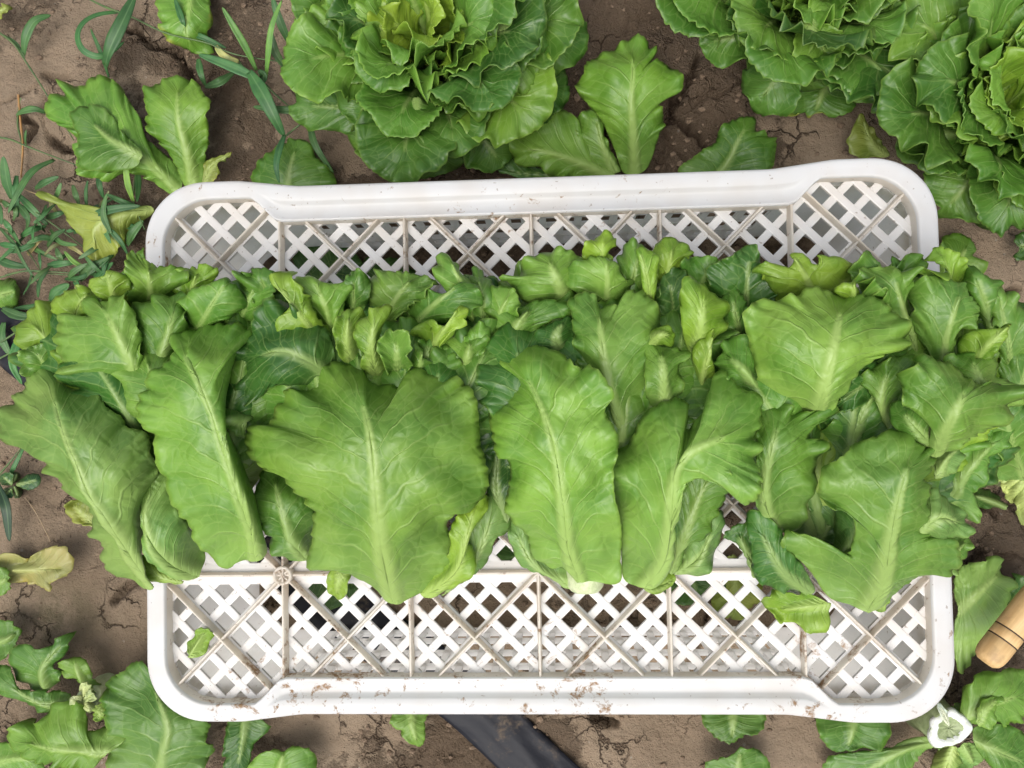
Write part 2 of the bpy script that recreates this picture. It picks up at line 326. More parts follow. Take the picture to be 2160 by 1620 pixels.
# ------------------------------------------------------------------ leaves
def leaf_surface(mid, out, nf, nr):
    """flat layout of a leaf: mid (n,>=2) from stalk to tip, out (n,2) from stalk round the tip and back.
    returns grid (nf, 2nr+1, 2), midrib parameter per row, radial parameter per column, boundary position (0..1 round the margin)"""
    md = smooth_curve(mid, 90); ob = smooth_curve(np.vstack([mid[0][:2], out, mid[0][:2]]), 400)
    ob[4:-4] = np.stack([np.convolve(np.pad(ob[:, k], 4, 'edge'), np.ones(9) / 9, 'valid') for k in range(2)], 1)[4:-4]
    lo, hi = 60, 340
    tip = lo + int(np.argmin(((ob[lo:hi] - md[-1, :2]) ** 2).sum(1)))
    L, R = smooth_curve(ob[:tip + 1], nf), smooth_curve(ob[tip:][::-1], nf)
    f = np.linspace(0, 1, nf)
    def pm(B):
        q = ((B[:, None] - md[None, :, :2]) ** 2).sum(-1).argmin(1) / 89.
        return np.maximum.accumulate(q)
    m = .5 * (.5 * (pm(L) + pm(R))) + .5 * f; m = np.maximum.accumulate(np.clip(m * .88 - .20 * np.sin(math.pi * np.clip(m, 0, 1)), 0, .92)); m[0] = 0
    m = np.convolve(np.pad(m, 4, 'edge'), np.ones(9) / 9, 'valid'); m = np.maximum.accumulate(m)
    M = np.stack([np.interp(m, np.linspace(0, 1, 90), md[:, k]) for k in range(md.shape[1])], 1)
    v = np.linspace(-1, 1, 2 * nr + 1); r = .45 * np.abs(v) ** 2.2 + .55 * np.sin(math.pi / 2 * np.abs(v)) ** 1.6
    B = np.where((v < 0)[None, :, None], L[:, None], R[:, None])
    m2 = np.clip(m + .20 * np.sin(math.pi * np.clip(f * 1.05, 0, 1)), 0, 1); M2 = np.stack([np.interp(m2, np.linspace(0, 1, 90), md[:, k]) for k in range(2)], 1)
    Cc = M2[:, None] * .62 + B * .38; q = r[None, :, None]                      # side veins leave the midrib steeply and sweep outwards
    G = M[:, None, :2] * (1 - q) ** 2 + 2 * q * (1 - q) * Cc + B * q ** 2
    # margin teeth and boundary position
    s = np.where((v < 0)[None], f[:, None] * .5, 1 - f[:, None] * .5)
    return G, M, m, f, v, r, s
def grid_faces(nf, nc):
    idx = np.arange(nf * nc).reshape(nf, nc)
    nr = (nc - 1) // 2
    idx[-1, nr + 1:] = idx[-1, :nr][::-1]                 # weld the two halves of the last row
    return np.stack([idx[:-1, :-1], idx[:-1, 1:], idx[1:, 1:], idx[1:, :-1]], -1).reshape(-1, 4)
def grid_normals(P, eps=1e-9):
    du = np.gradient(P, axis=0); dv = np.gradient(P, axis=1); n = np.cross(dv, du)
    return n / (np.linalg.norm(n, axis=-1, keepdims=True) + eps)
def leaf_object(P, flat, m, f, v, r, s, color, rng, parent, ruf=.006, lam=.022, frill=.0015, und=.0028, rib=.0026, ribw=.0052, teeth=.00045, decay=0., nv=8, name='leaf', curl=0., thick=.0007, lift=0., edge=3.2):
    nf, nc = P.shape[:2]; nr = (nc - 1) // 2
    N = grid_normals(P); flip = -1 if N[nf // 2, nc // 2, 2] < 0 else 1
    N = N * flip
    rr = r[None, :] * np.ones((nf, 1)); mm = m[:, None] * np.ones((1, nc))
    B = P[:, [0, -1]]; per = np.linalg.norm(np.diff(B[:, 0], axis=0), axis=1).sum() + np.linalg.norm(np.diff(B[:, 1], axis=0), axis=1).sum()
    sa = s * per                                            # distance along the margin in metres
    mid = P[:, nr:nr + 1]; dist = np.linalg.norm(P - mid, axis=-1)
    grow = np.clip(f[:, None] * 3.0, 0, 1) * np.ones((1, nc))
    wphase = wob(sa, rng, lam * 4) * 1.2
    wave = np.sin(2 * math.pi * sa / lam + wphase) + .35 * wob(sa, rng, lam * .7)
    wave2 = np.cos(2 * math.pi * sa / lam + wphase + .5)
    amp = ruf * np.clip(.6 + .8 * wob(sa, rng, lam * 3), .1, 2) * grow
    disp = amp * rr ** edge * wave + frill * rr ** 6 * wob(sa, rng, .009, 4) * grow
    disp += und * wob2(flat[..., 0], flat[..., 1], rng, .05) * np.clip(rr * 2.2, 0, 1) * grow
    vein = np.cos(2 * math.pi * nv * f[:, None] * np.ones((1, nc)))
    disp += .0005 * vein * np.clip(rr * 4, 0, 1) * (1 - rr * .8) * grow
    rw = .95 * ribw * (1 - .85 * mm) ** 1.1 + .0006; D3 = ((P[:, :, None] - P[None, None, ::2, nr]) ** 2).sum(-1); mm = m[::2][D3.argmin(2)]; dr = np.maximum(np.sqrt(D3.min(2)) - .0006, 0)
    rw = .80 * ribw * np.clip(1 - 1.0 * mm, 0, 1) ** 1.1 + .0006
    rmask = np.exp(-(dr / rw) ** 4) * np.clip((1 - mm) * 4, 0, 1)
    rs = 1.25 * rib * np.clip(1 - 1.0 * mm, 0, 1); disp += rs * rmask
    outw = P - mid; outw = outw / (np.linalg.norm(outw, axis=-1, keepdims=True) + 1e-9)
    lat = amp * .04 * rr ** 4 * wave2 + (teeth * np.abs(np.sin(math.pi * sa / .006 + wob(sa, rng, .03) * .8)) + teeth * .9 * wob(sa, rng, .008, 3)) * (rr > .97) * grow
    lat += curl * rr ** 6 * -1.0
    disp += -curl * .9 * rr ** 5
    disp[-1] = .5 * (disp[-1] + disp[-1][::-1]); lat[-1] = .5 * (lat[-1] + lat[-1][::-1])
    Nn = N.copy(); Nn[-1] = Nn[-2]; Nn[-1] = .5 * (Nn[-1] + Nn[-1][::-1]); Nn[0] = Nn[1]
    if lift: Nn = Nn * (1 - lift) + np.array([0, 0, lift]); Nn /= np.linalg.norm(Nn, axis=-1, keepdims=True)
    Q = P + Nn * disp[..., None] + outw * lat[..., None]
    c0 = Q[0, nr].copy(); o = mesh_obj(name, (Q - c0).reshape(-1, 3), grid_faces(nf, nc) if flip < 0 else grid_faces(nf, nc)[:, ::-1], M_LEAF)
    o.location = c0
    me = o.data
    ca = me.color_attributes.new('leafdata', 'FLOAT_COLOR', 'POINT')
    ca.data.foreach_set('color', np.stack([rmask, mm, rr, np.ones_like(rr)], -1).ravel())
    li = np.empty(len(me.loops), np.int32); me.loops.foreach_get('vertex_index', li)
    ph = (f[:, None] ** 1.1 * nv) * np.ones((1, nc)) + np.where(v < 0, 0, .5)[None] + rr * .35 + 40 * rng.random()
    off = np.array([rng.random() * 5, rng.random() * 5])
    for nm, a in (('vein', np.stack([ph, rr], -1)), ('flat', flat + off)):
        me.uv_layers.new(name=nm).data.foreach_set('uv', a.reshape(-1, 2)[li].ravel())
    me.update()
    if thick:
        sm = o.modifiers.new('thickness', 'SOLIDIFY'); sm.thickness = thick; sm.offset = -1; sm.use_rim = True
    j = rng.uniform(.84, 1.14)
    o.color = (color[0] * j * rng.uniform(.95, 1.05), color[1] * j, color[2] * j * rng.uniform(.9, 1.1), 1 - decay)
    if parent: put(o, parent)
    return o
GREEN = dict(lite=(.164, .318, .047), mid=(.110, .248, .034), dark=(.056, .165, .026), top=(.205, .350, .036), deep=(.042, .120, .020), pale=(.185, .335, .080), lime=(.250, .390, .040),  # deep: darkest green, for leaves with gap shade put into their colour
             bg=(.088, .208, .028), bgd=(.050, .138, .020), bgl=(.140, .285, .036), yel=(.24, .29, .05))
def traced(view, mid, out, color, parent, seed, eo=(-.02, -.02), z0=HT, bulge=.0, dens=1.0, **kw):
    """leaf whose margin and midrib are given in photo positions; mid carries heights above z0; eo = heights of the two margins relative to the midrib"""
    rng = random.Random(seed); mid = vp(view, mid); out = vp(view, out)
    sz = np.linalg.norm(np.ptp(out, axis=0)); nf = int(np.clip(sz / 5.0 * dens, 30, 120)); nr = int(np.clip(sz / 26 * dens, 9, 20))
    G, Mr, m, f, v, r, s = leaf_surface(mid, out, nf, nr)
    bl = np.clip((f - .7) / .3, 0, 1)[:, None]; bl = bl * bl * (3 - 2 * bl)
    e = (np.where(v < 0, eo[0], eo[1])[None] * (1 - bl) + .5 * (eo[0] + eo[1]) * bl) * np.clip(f * 4, 0, 1)[:, None]
    mdc = smooth_curve(mid, 60); d2 = ((G[:, :, None] - mdc[None, None, :, :2]) ** 2).sum(-1); dm = np.sqrt(d2.min(2, keepdims=True))
    wt = np.exp(-(d2 - dm ** 2) / (2 * (.28 * dm + 5) ** 2)); hm = (wt * mdc[:, 2]).sum(2) / wt.sum(2)
    h = hm + e * r[None] ** 1.9 + .25 * bulge * (r * (1 - r))[None] * 4 * np.clip(f * 3, 0, 1)[:, None]
    P = at(G[..., 0], G[..., 1], z0 + h)
    kw.setdefault('lift', .72); kw.setdefault('edge', 5.5)
    return leaf_object(P, G * .00040, m, f, v, r, s, GREEN[color] if isinstance(color, str) else color, rng, parent, **kw)
def obovate(base, tip, width, rng, bend=0., notch=.06):
    """margin and midrib of a rounded lettuce leaf between two points (any plane units)"""
    b, t = np.array(base[:2], float), np.array(tip[:2], float); ax = t - b; L = np.linalg.norm(ax); ax /= L; pr = np.array([-ax[1], ax[0]])
    u = np.linspace(0, 1, 17); hw = .5 * width * np.where(u < .62, .14 + .86 * np.sin(u / .62 * math.pi / 2) ** 1.25, np.sqrt(np.clip(1 - ((u - .62) / .40) ** 2, 0, 1)))
    hw[0] *= .6
    cen = b + np.outer(u * L, ax) + np.outer(bend * L * u ** 2, pr)
    j1, j2 = np.array([1 + rng.uniform(-notch, notch) * 1.6 for _ in u]), np.array([1 + rng.uniform(-notch, notch) * 1.6 for _ in u])
    Lp, Rp = cen + pr * (hw * j1)[:, None], cen - pr * (hw * j2)[:, None]
    end = cen[-1] + ax * L * .015
    return cen[[0, 3, 6, 9, 12, 15]], np.vstack([Lp[:-1], end[None], Rp[:-1][::-1]])
def quick(view, base, tip, width, color, parent, seed, hb=.0, z0=HT, bend=None, eo=None, **kw):
    """rounded ruffled leaf from base (x,y,h) to tip (x,y,h), width in the view's units; hb lifts its middle"""
    rng = random.Random(seed)
    md, ou = obovate(base, tip, width, rng, rng.uniform(-.14, .14) if bend is None else bend)
    u = np.linspace(0, 1, len(md)); h = base[2] + (tip[2] - base[2]) * u + hb * np.sin(math.pi * u)
    kw.setdefault('ruf', .007); kw.setdefault('lam', .030)
    if eo is None: eo = (rng.uniform(-.02, .008), rng.uniform(-.02, .008))
    return traced(view, np.c_[md, h], ou, color, parent, seed, eo=eo, z0=z0, **kw)
def spatial(center, az, L, W, e0, e1, color, parent, seed, cup=6., start=.008, pw=1.4, nf=44, nr=11, twist=0., **kw):
    """leaf of a standing rosette: leaves the stalk at azimuth az with elevation e0 and arches to e1 at its tip"""
    rng = random.Random(seed)
    md, ou = obovate((0, 0), (0, L), W, rng, rng.uniform(-.08, .08), .05)
    G, Mr, m, f, v, r, s = leaf_surface(np.c_[md, md[:, 1] * 0], ou, nf, nr)
    t = np.linspace(0, 1.08, 60); el = np.radians(e0 + (e1 - e0) * np.clip(t, 0, 1) ** pw); ds = L * 1.08 / 59
    rad = start + np.concatenate([[0], np.cumsum(np.cos(el[:-1]) * ds)]); zz = np.concatenate([[0], np.cumsum(np.sin(el[:-1]) * ds)])
    a = np.clip(G[..., 1] / L, 0, 1.08); b = G[..., 0]
    R_, Z_, E_ = np.interp(a, t, rad), np.interp(a, t, zz), np.interp(a, t, el)
    k = cup; lb = np.sin(np.clip(b * k, -1.4, 1.4)) / k; up = (1 - np.cos(np.clip(b * k, -1.4, 1.4))) / k
    nx, nz = -np.sin(E_), np.cos(E_)
    x, zc = R_ + nx * up, Z_ + nz * up
    y = lb + twist * a * L * .3
    ca, sa = math.cos(az), math.sin(az)
    P = np.stack([center[0] + x * ca - y * sa, center[1] + x * sa + y * ca, center[2] + zc], -1)
    return leaf_object(P, G, m, f, v, r, s, GREEN[color] if isinstance(color, str) else color, rng, parent, **kw)

# ------------------------------------------------------------------ upturned crate
BAY = .0972; ZL = HT - .0110                              # rib spacing; height of the lattice sheet
crate = empty('plastic_crate', (0, 0, 0))
tag(crate, 'white plastic lattice crate turned upside down on the soil, stained with dried mud', 'crate')
UNIT = None
def bar(name, a, b, wdt, z0, z1, mat, parent=crate, taper=1.0):
    """straight moulded bar from a to b (x, y), between heights z0 and z1; all bars share one of two meshes"""
    global UNIT
    if UNIT is None: UNIT = {}
    key = (mat.name, taper)
    if key not in UNIT:
        c = .12; V = []
        for x in (-.5, .5):
            for (y, z) in ((-.5, 0), (.5, 0), (.5 * taper, 1 - c), (.5 * taper - c * 1.3, 1), (-.5 * taper + c * 1.3, 1), (-.5 * taper, 1 - c)): V.append((x, y, z))
        F = [tuple(range(5, -1, -1)), tuple(range(6, 12))] + [(k, (k + 1) % 6, (k + 1) % 6 + 6, k + 6) for k in range(6)]
        me = bpy.data.meshes.new(name); me.from_pydata(V, [], F); me.materials.append(mat); me.update(); UNIT[key] = me
    o = bpy.data.objects.new(name, UNIT[key]); COL.objects.link(o)
    o.location = ((a[0] + b[0]) / 2, (a[1] + b[1]) / 2, z0); L = math.hypot(b[0] - a[0], b[1] - a[1])
    o.rotation_euler = (0, 0, math.atan2(b[1] - a[1], b[0] - a[0])); o.scale = (L, wdt, z1 - z0); o.parent = parent
    return o
def rounded(pts, n):
    """outline with rounded corners: pts = (x, y, radius); n samples by length"""
    q = []
    m = len(pts)
    for i in range(m):
        p0, p1, p2 = [np.array(pts[j % m][:2]) for j in (i - 1, i, i + 1)]; R = pts[i][2]
        d0, d2 = (p0 - p1) / np.linalg.norm(p0 - p1), (p2 - p1) / np.linalg.norm(p2 - p1)
        ang = math.acos(np.clip(d0 @ d2, -1, 1)); tl = R / math.tan(ang / 2)
        a, b = p1 + d0 * tl, p1 + d2 * tl
        c = p1 + (d0 + d2) / np.linalg.norm(d0 + d2) * R / math.sin(ang / 2)
        a0, a1 = math.atan2(*(a - c)[::-1]), math.atan2(*(b - c)[::-1])
        da = (a1 - a0 + math.pi) % (2 * math.pi) - math.pi
        for t in np.linspace(0, 1, 14): q.append(c + R * np.array([math.cos(a0 + da * t), math.sin(a0 + da * t)]))
    q.append(q[0]); q = np.array(q); L = np.concatenate([[0], np.cumsum(np.linalg.norm(np.diff(q, axis=0), axis=1))])
    keep = np.concatenate([[True], np.diff(L) > 1e-9]); s = np.linspace(0, L[-1], n, endpoint=False)
    return np.stack([np.interp(s, L[keep], q[keep, k]) for k in range(2)], 1)
def sym(quarter):                                           # mirror a quarter outline (from +x axis to +y axis) all round
    a = quarter; b = [(-x, y, r) for x, y, r in quarter[::-1]]; c = [(-x, -y, r) for x, y, r in a]; d = [(x, -y, r) for x, y, r in quarter[::-1]]
    return a + b + c + d
OUT = rounded(sym([(.300, .207, .047), (.226, .207, .06), (.180, .2013, .06)]), 420)
INN_Q = [(.2845, .1925, .036), (.2145, .1925, .006), (.1955, .1733, .006)]
INN = rounded(sym(INN_Q), 900)
def match(a, b):                                            # for each point of a the point of b in the matching direction
    r = []
    for p in a:
        lim = np.array([.2845 - .036, .1925 - .036]); c = np.clip(p, -lim, lim)
        if abs(p[0]) > .235 and abs(p[1]) > .13:            # rounded corner: towards the corner's centre
            d = (p - c) / np.linalg.norm(p - c); k = ((b - c) @ d) / (np.linalg.norm(b - c, axis=1) + 1e-9); r.append(b[np.argmax(k)])
        elif abs(p[1]) > .15: k = np.abs(b[:, 0] - p[0]) + (np.sign(b[:, 1]) != np.sign(p[1])) * 9; r.append(b[np.argmin(k)])
        else: k = np.abs(b[:, 1] - p[1]) + (np.sign(b[:, 0]) != np.sign(p[0])) * 9; r.append(b[np.argmin(k)])
    return np.array(r)
def build_rim():
    I = match(OUT, INN); n = len(OUT); wd = np.linalg.norm(I - OUT, axis=1)
    mid = np.clip((.205 - np.abs(OUT[:, 0])) / .012, 0, 1) * (np.abs(OUT[:, 1]) > .15)   # 1 along the grip of the long sides
    dirn = (I - OUT) / wd[:, None]
    prof = [(-.0, -.024, 0), (-.0, -.004, 0), (.0012, -.001, 0), (.0035, 0, 0), (None, 0, .44), (None, -.0008, .48), (None, -.0040, .535), (None, -.0045, .60), (None, -.0042, .86), (None, -.0012, .93), (None, -.0006, .975), (None, -.003, 1.0), (None, -.0125, 1.0)]
    V = []
    for dx, dz, q in prof:
        for i in range(n):
            if dx is not None: p = OUT[i] + dirn[i] * dx; z = dz
            else:
                p = OUT[i] + dirn[i] * wd[i] * q + (dirn[i] * .0004 if dz == -.0125 else 0)
                flat = dz if q >= .97 else 0
                z = flat * (1 - mid[i]) + dz * mid[i]
            V.append((p[0], p[1], HT + z))
    V += [(V[i][0] + dirn[i][0] * .0025, V[i][1] + dirn[i][1] * .0025, HT - .024) for i in range(n)]
    V += [(V[i][0] + dirn[i][0] * .0025, V[i][1] + dirn[i][1] * .0025, HT - .006) for i in range(n)]
    F = []
    for k in range(len(prof) - 1):
        for i in range(n): j = (i + 1) % n; F.append((k * n + i, k * n + j, (k + 1) * n + j, (k + 1) * n + i))
    a, b = len(prof) * n, (len(prof) + 1) * n
    for i in range(n):
        j = (i + 1) % n; F.append((j, i, a + i, a + j)); F.append((a + j, a + i, b + i, b + j))
    o = mesh_obj('rim', V, F, M_RIM, crate); o.data.materials.append(M_RIB)
    for k in range((len(prof) - 2) * n, (len(prof) - 1) * n): o.data.polygons[k].material_index = 1
    return o
build_rim()
POLY = rounded(sym([(.2862, .1942, .037), (.2152, .1942, .006), (.1962, .1750, .006)]), 360)
def clip(c, d):
    """pieces of the line c + t d inside the inner outline"""
    c, d = np.array(c, float), np.array(d, float); nrm = np.array([-d[1], d[0]]); s = (POLY - c) @ nrm; t = []
    for i in range(len(POLY)):
        a, b = s[i - 1], s[i]
        if a * b < 0: q = POLY[i - 1] + (POLY[i] - POLY[i - 1]) * a / (a - b); t.append((q - c) @ d)
    t.sort(); return [(c + d * t[k], c + d * t[k + 1]) for k in range(0, len(t) - 1, 2)]
q2 = math.sqrt(.5); PIT = BAY / 4
rib_lines = []
for sgn in (1, -1):
    for k in range(-40, 41):
        for a, b in clip((k * PIT, 0), (q2, sgn * q2)):
            if np.linalg.norm(b - a) < .012: continue
            bar('lattice_bar', a, b, .0061, ZL - .003 - (.0004 if sgn > 0 else 0), ZL - (.0004 if sgn > 0 else 0), M_BAR)
            if k % 4 == 0: rib_lines.append((a, b, sgn))
for a, b, sgn in rib_lines: bar('rib', a, b, .0031, ZL - .001, HT - .0035 - (.0005 if sgn > 0 else 0), M_RIB, taper=.62)
for k in (-2, -1, 0, 1, 2):
    for a, b in clip((k * BAY, 0), (0, 1)): bar('rib', a, b, .0033, ZL - .001, HT - .003, M_RIB, taper=.62)
for k in (-1, 0, 1):
    for a, b in clip((0, k * BAY), (1, 0)): bar('rib', a, b, .0033, ZL - .001, HT - .0045, M_RIB, taper=.62)
# flat web strips behind the lattice where it meets the rim and along the horizontal ribs
for k in (-1, 1): bar('web_strip', (-.283, k * BAY), (.283, k * BAY), .016, ZL - .0026, ZL + .0003, M_BAR)
def lathe(prof, n=20):
    V = [(r * math.cos(2 * math.pi * i / n), r * math.sin(2 * math.pi * i / n), z) for r, z in prof for i in range(n)]
    F = [(k * n + i, k * n + (i + 1) % n, (k + 1) * n + (i + 1) % n, (k + 1) * n + i) for k in range(len(prof) - 1) for i in range(n)]
    return V, F
hubm = None
for sx in (-1, 1):
    for sy in (-1, 1):
        if hubm is None:
            V, F = lathe([(.0075, -.0085), (.0075, -.001), (.0068, 0), (.0052, -.0006), (.0046, -.003), (.0005, -.0036)]); o = mesh_obj('hub', V, F, M_RIB, crate); hubm = o.data
        else: o = bpy.data.objects.new('hub', hubm); COL.objects.link(o); o.parent = crate
        o.location = (sx * 2 * BAY, sy * BAY, HT - .0022)
# standing walls: solid rounded corner panels, slatted panels between them
def wall_strip(name, pts, z0, z1, th, mat=M_WALL):
    p = np.array(pts, float); t = np.gradient(p, axis=0); t /= np.linalg.norm(t, axis=1, keepdims=True); nn = np.c_[-t[:, 1], t[:, 0]]
    V = np.vstack([np.c_[p, np.full(len(p), z0)], np.c_[p, np.full(len(p), z1)], np.c_[p + nn * th, np.full(len(p), z0)], np.c_[p + nn * th, np.full(len(p), z1)]]); n = len(p); F = []
    for i in range(n - 1):
        F += [(i, i + 1, n + i + 1, n + i), (2 * n + i + 1, 2 * n + i, 3 * n + i, 3 * n + i + 1), (n + i, n + i + 1, 3 * n + i + 1, 3 * n + i), (i + 1, i, 2 * n + i, 2 * n + i + 1)]
    F += [(0, n, 3 * n, 2 * n), (n - 1, 3 * n - 1, 4 * n - 1, 2 * n - 1)]
    return mesh_obj(name, V, F, mat, crate, smooth=False)
WX, WY, WZ0, WZ1 = .2895, .1945, -.004, HT - .02
for sx in (-1, 1):
    for sy in (-1, 1):
        arc = [(.205, WY)] + [(.2545 + .035 * math.sin(a), WY - .035 + .035 * math.cos(a)) for a in np.linspace(0, math.pi / 2, 9)] + [(WX, .095)]
        arc = [(sx * x, sy * y) for x, y in arc]
        wall_strip('corner_panel', arc if sx * sy > 0 else arc[::-1], WZ0, WZ1, -.0028)
def panel(a, b):
    a, b = np.array(a), np.array(b); L = np.linalg.norm(b - a); d = (b - a) / L
    for i, z in enumerate((WZ0, .030, .066, .102, .138)):
        bar('wall_rail', a, b, .0045, z, z + (.016 if i == 0 else .0055), M_WALL)
    n = int(L / .0155)
    for i in range(n):
        c = a + d * (i + .5) * L / n
        o = bar('wall_slat', c - d * .0032, c + d * .0032, .0030, .006, WZ1, M_WALL)
for sy in (-1, 1): panel((-.204, sy * (WY - .0015)), (.204, sy * (WY - .0015)))
for sx in (-1, 1): panel((sx * (WX - .0015), -.094), (sx * (WX - .0015), .094))

# ------------------------------------------------------------------ the four cut heads lying on the crate
def head(base, label):
    o = empty('cut_lettuce', tuple(at(base[0], base[1], HT)))
    tag(o, label, 'lettuce', 'cut lettuce heads laid in a row on the upturned crate'); return o
def fan(parent, seed, base, xs, ytop, hs, col, wid):  # dark greens in col paint the shade of the gaps between leaves
    """inner leaves of a lying head, from the cut stalk up to the crown: broad blades with frilled tops, in three layers"""
    rng = random.Random(seed)
    for k, (dy, dh, step, cols) in enumerate(((0, 0, 1, col), (45, .014, 2, ('mid', 'lite', 'top')), (100, .024, 3, ('dark', 'mid', 'lite')))):
        for x in xs[k % 2::step]:
            x = x + rng.uniform(-24, 24)
            quick('P', (base[0] + (x - base[0]) * .35, base[1] - 120 - k * 60, .015 + dh * .5), (x, ytop + dy + rng.uniform(-22, 26), rng.uniform(*hs) + dh), wid * rng.uniform(1.1, 1.5) * (1 - .12 * k), rng.choice(cols), parent, rng.randrange(9999), hb=.020, dens=1.15, ruf=rng.uniform(.006, .009), lam=rng.uniform(.020, .030), edge=4.2, frill=.0016, ribw=.003, rib=.0014, eo=(rng.uniform(-.03, -.005), rng.uniform(-.03, -.005)))
def stalk(parent, px, py, rad, h, az, col=(.62, .68, .42)):
    """pale cut stalk end of a lying head, pointing along az in the plane of the crate"""
    V, F = lathe([(rad * .2, -.002), (rad * .8, -.0015), (rad, .002), (rad * 1.12, .03), (rad * 1.5, .07)], 22)
    V = [(x * (1 + .08 * math.sin(3 * math.atan2(y, x))), y, z) for x, y, z in V]
    o = mesh_obj('stalk', V, F, M_STUMP); o.location = at(px, py, HT + h); o.rotation_euler = (math.pi / 2 * -1, 0, az); o.color = (*col, 1); put(o, parent); return o

def upright(parent, seed, spots):
    """inner crown leaves standing up out of a lying head, seen on their wavy rims"""
    rng = random.Random(seed)
    for (px, py, az, sz, c) in spots:
        p = at(px, py, HT + .025)
        spatial((p[0], p[1], HT + .022), math.radians(az), sz, sz * rng.uniform(.85, 1.1), rng.uniform(22, 45), rng.uniform(-20, 110), c, parent, rng.randrange(99999), cup=rng.uniform(4, 14), start=0, pw=rng.uniform(1.6, 3), ruf=.0070, lam=rng.uniform(.026, .04), edge=3.6, und=.002, nf=76, nr=11, rib=.0015)
def rim_leaf(view, out, color, parent, seed, h, roll=0.):
    """crown leaf traced along its margin: stands up from inside the head, its tip at height h, its margin rolled by roll"""
    o = np.array(out, float); b = .5 * (o[0] + o[-1]); k = len(o) // 2; d = np.linalg.norm(o - b, axis=1); k = int(np.argmax(d * np.exp(-((np.arange(len(o)) - (len(o) - 1) / 2) / (len(o) * .3)) ** 2)))
    o = b + (o - b) * 1.3; t = o[k]; c = o.mean(0)
    dn = b - c; wide = np.vstack([[o[0] + dn * 1.0 - (o[-1] - o[0]) * .15], o[:1], o[1:-1], o[-1:], [o[-1] + dn * 1.0 + (o[-1] - o[0]) * .15]])
    mid = [(*(b + dn * 1.15), h - .058), (*(b + dn * .3), h - .034), (*(.5 * b + .5 * c), h - .012), (*(.5 * c + .5 * t), h), (*(c * .1 + t * .9), h - .004)]
    rng = random.Random(seed)
    if np.linalg.norm(np.ptp(o, axis=0)) / VIEW[view][2] < 100 and seed % 2: return None
    return traced(view, mid, wide, color, parent, seed, eo=(rng.uniform(-.014, .006), rng.uniform(-.014, .006)), ruf=rng.uniform(.0045, .0065), lam=rng.uniform(.018, .028), edge=4.0, frill=.0018, curl=roll * .6, lift=.45, dens=1.5, rib=.0010, ribw=.0022, nv=5)
# --- first head
h1 = head((415, 1215), 'lettuce head with a pale broad leaf hanging over the crate edge toward the weedy soil')
fan(h1, 11, (415, 1215), (165, 215, 265, 320, 380, 450, 520, 570), 622, (.032, .052), ('mid', 'dark', 'deep', 'lite'), 200)
traced('A', [(740, 1520, .018), (640, 1390, .040), (540, 1240, .066), (440, 1100, .082), (375, 950, .090), (310, 800, .088), (265, 640, .080), (235, 520, .068)],
       [(680, 1535), (630, 1485), (530, 1465), (480, 1340), (445, 1200), (400, 1110), (300, 1035), (215, 985), (240, 930), (130, 852), (40, 850), (0, 790), (-5, 710), (50, 630), (140, 592), (145, 510), (220, 475), (298, 500), (350, 548), (432, 555), (470, 592), (490, 650), (530, 700), (575, 712), (590, 772), (690, 790), (722, 900), (755, 985), (690, 1080), (676, 1180), (690, 1300), (660, 1370), (672, 1470), (720, 1520)],
       'pale', h1, 101, eo=(-.050, -.020), bulge=.012, ruf=.0034, rib=.0034, ribw=.0068, nv=9)
traced('A', [(1225, 1390, .016), (1200, 1240, .048), (1130, 1060, .072), (1070, 880, .084), (1000, 680, .092), (930, 520, .095), (880, 400, .088), (950, 300, .078)],
       [(1130, 1400), (1080, 1445), (1000, 1380), (910, 1282), (880, 1210), (812, 1120), (790, 1000), (752, 950), (740, 850), (662, 730), (645, 640), (690, 570), (720, 492), (800, 472), (850, 430), (850, 382), (800, 352), (880, 320), (960, 280), (1050, 275), (1150, 292), (1220, 312), (1170, 360), (1112, 440), (1085, 560), (1050, 640), (1075, 780), (1130, 900), (1200, 1080), (1222, 1180), (1252, 1300), (1270, 1365)],
       'lite', h1, 102, eo=(-.014, -.028), bulge=.014, ruf=.0034, rib=.0036, ribw=.0062, nv=9)
traced('A', [(672, 640, .040), (640, 500, .066), (575, 360, .080), (510, 230, .080), (480, 175, .072)],
       [(600, 620), (480, 545), (350, 505), (290, 450), (265, 350), (290, 242), (372, 230), (420, 192), (450, 150), (480, 186), (552, 172), (600, 120), (622, 172), (640, 250), (662, 330), (690, 540), (690, 610)], 'lite', h1, 103, eo=(-.018, -.004), ruf=.006, nv=6)
traced('A', [(700, 640, .035), (755, 470, .062), (815, 270, .070), (845, 165, .062)],
       [(668, 500), (650, 300), (632, 200), (720, 182), (735, 150), (830, 156), (850, 125), (892, 140), (890, 230), (872, 330), (830, 400), (840, 462), (760, 560), (720, 610)], 'mid', h1, 104, eo=(-.006, -.006), ruf=.006, nv=6)
traced('A', [(950, 1470, .010), (830, 1420, .030), (730, 1320, .046), (690, 1180, .052), (740, 1010, .05)],
       [(940, 1478), (850, 1482), (740, 1425), (680, 1340), (668, 1200), (680, 1080), (745, 960), (800, 980), (830, 1130), (900, 1240), (970, 1370)], 'pale', h1, 105, eo=(.0, -.010), ruf=.002, nv=12, rib=.0036, ribw=.008)
traced('A', [(1170, 740, .060), (1090, 735, .074), (1000, 745, .072)], [(1160, 830), (1140, 790), (1060, 780), (1000, 812), (965, 762), (1000, 690), (1062, 662), (1130, 650), (1182, 662), (1230, 700)], 'mid', h1, 106, eo=(-.01, -.015), ruf=.004)
traced('A', [(880, 1500, .010), (760, 1475, .016), (690, 1420, .018)], [(860, 1505), (740, 1502), (672, 1462), (658, 1400), (690, 1370), (740, 1420), (850, 1482)], 'top', h1, 107, eo=(-.002, -.002), ruf=.002)
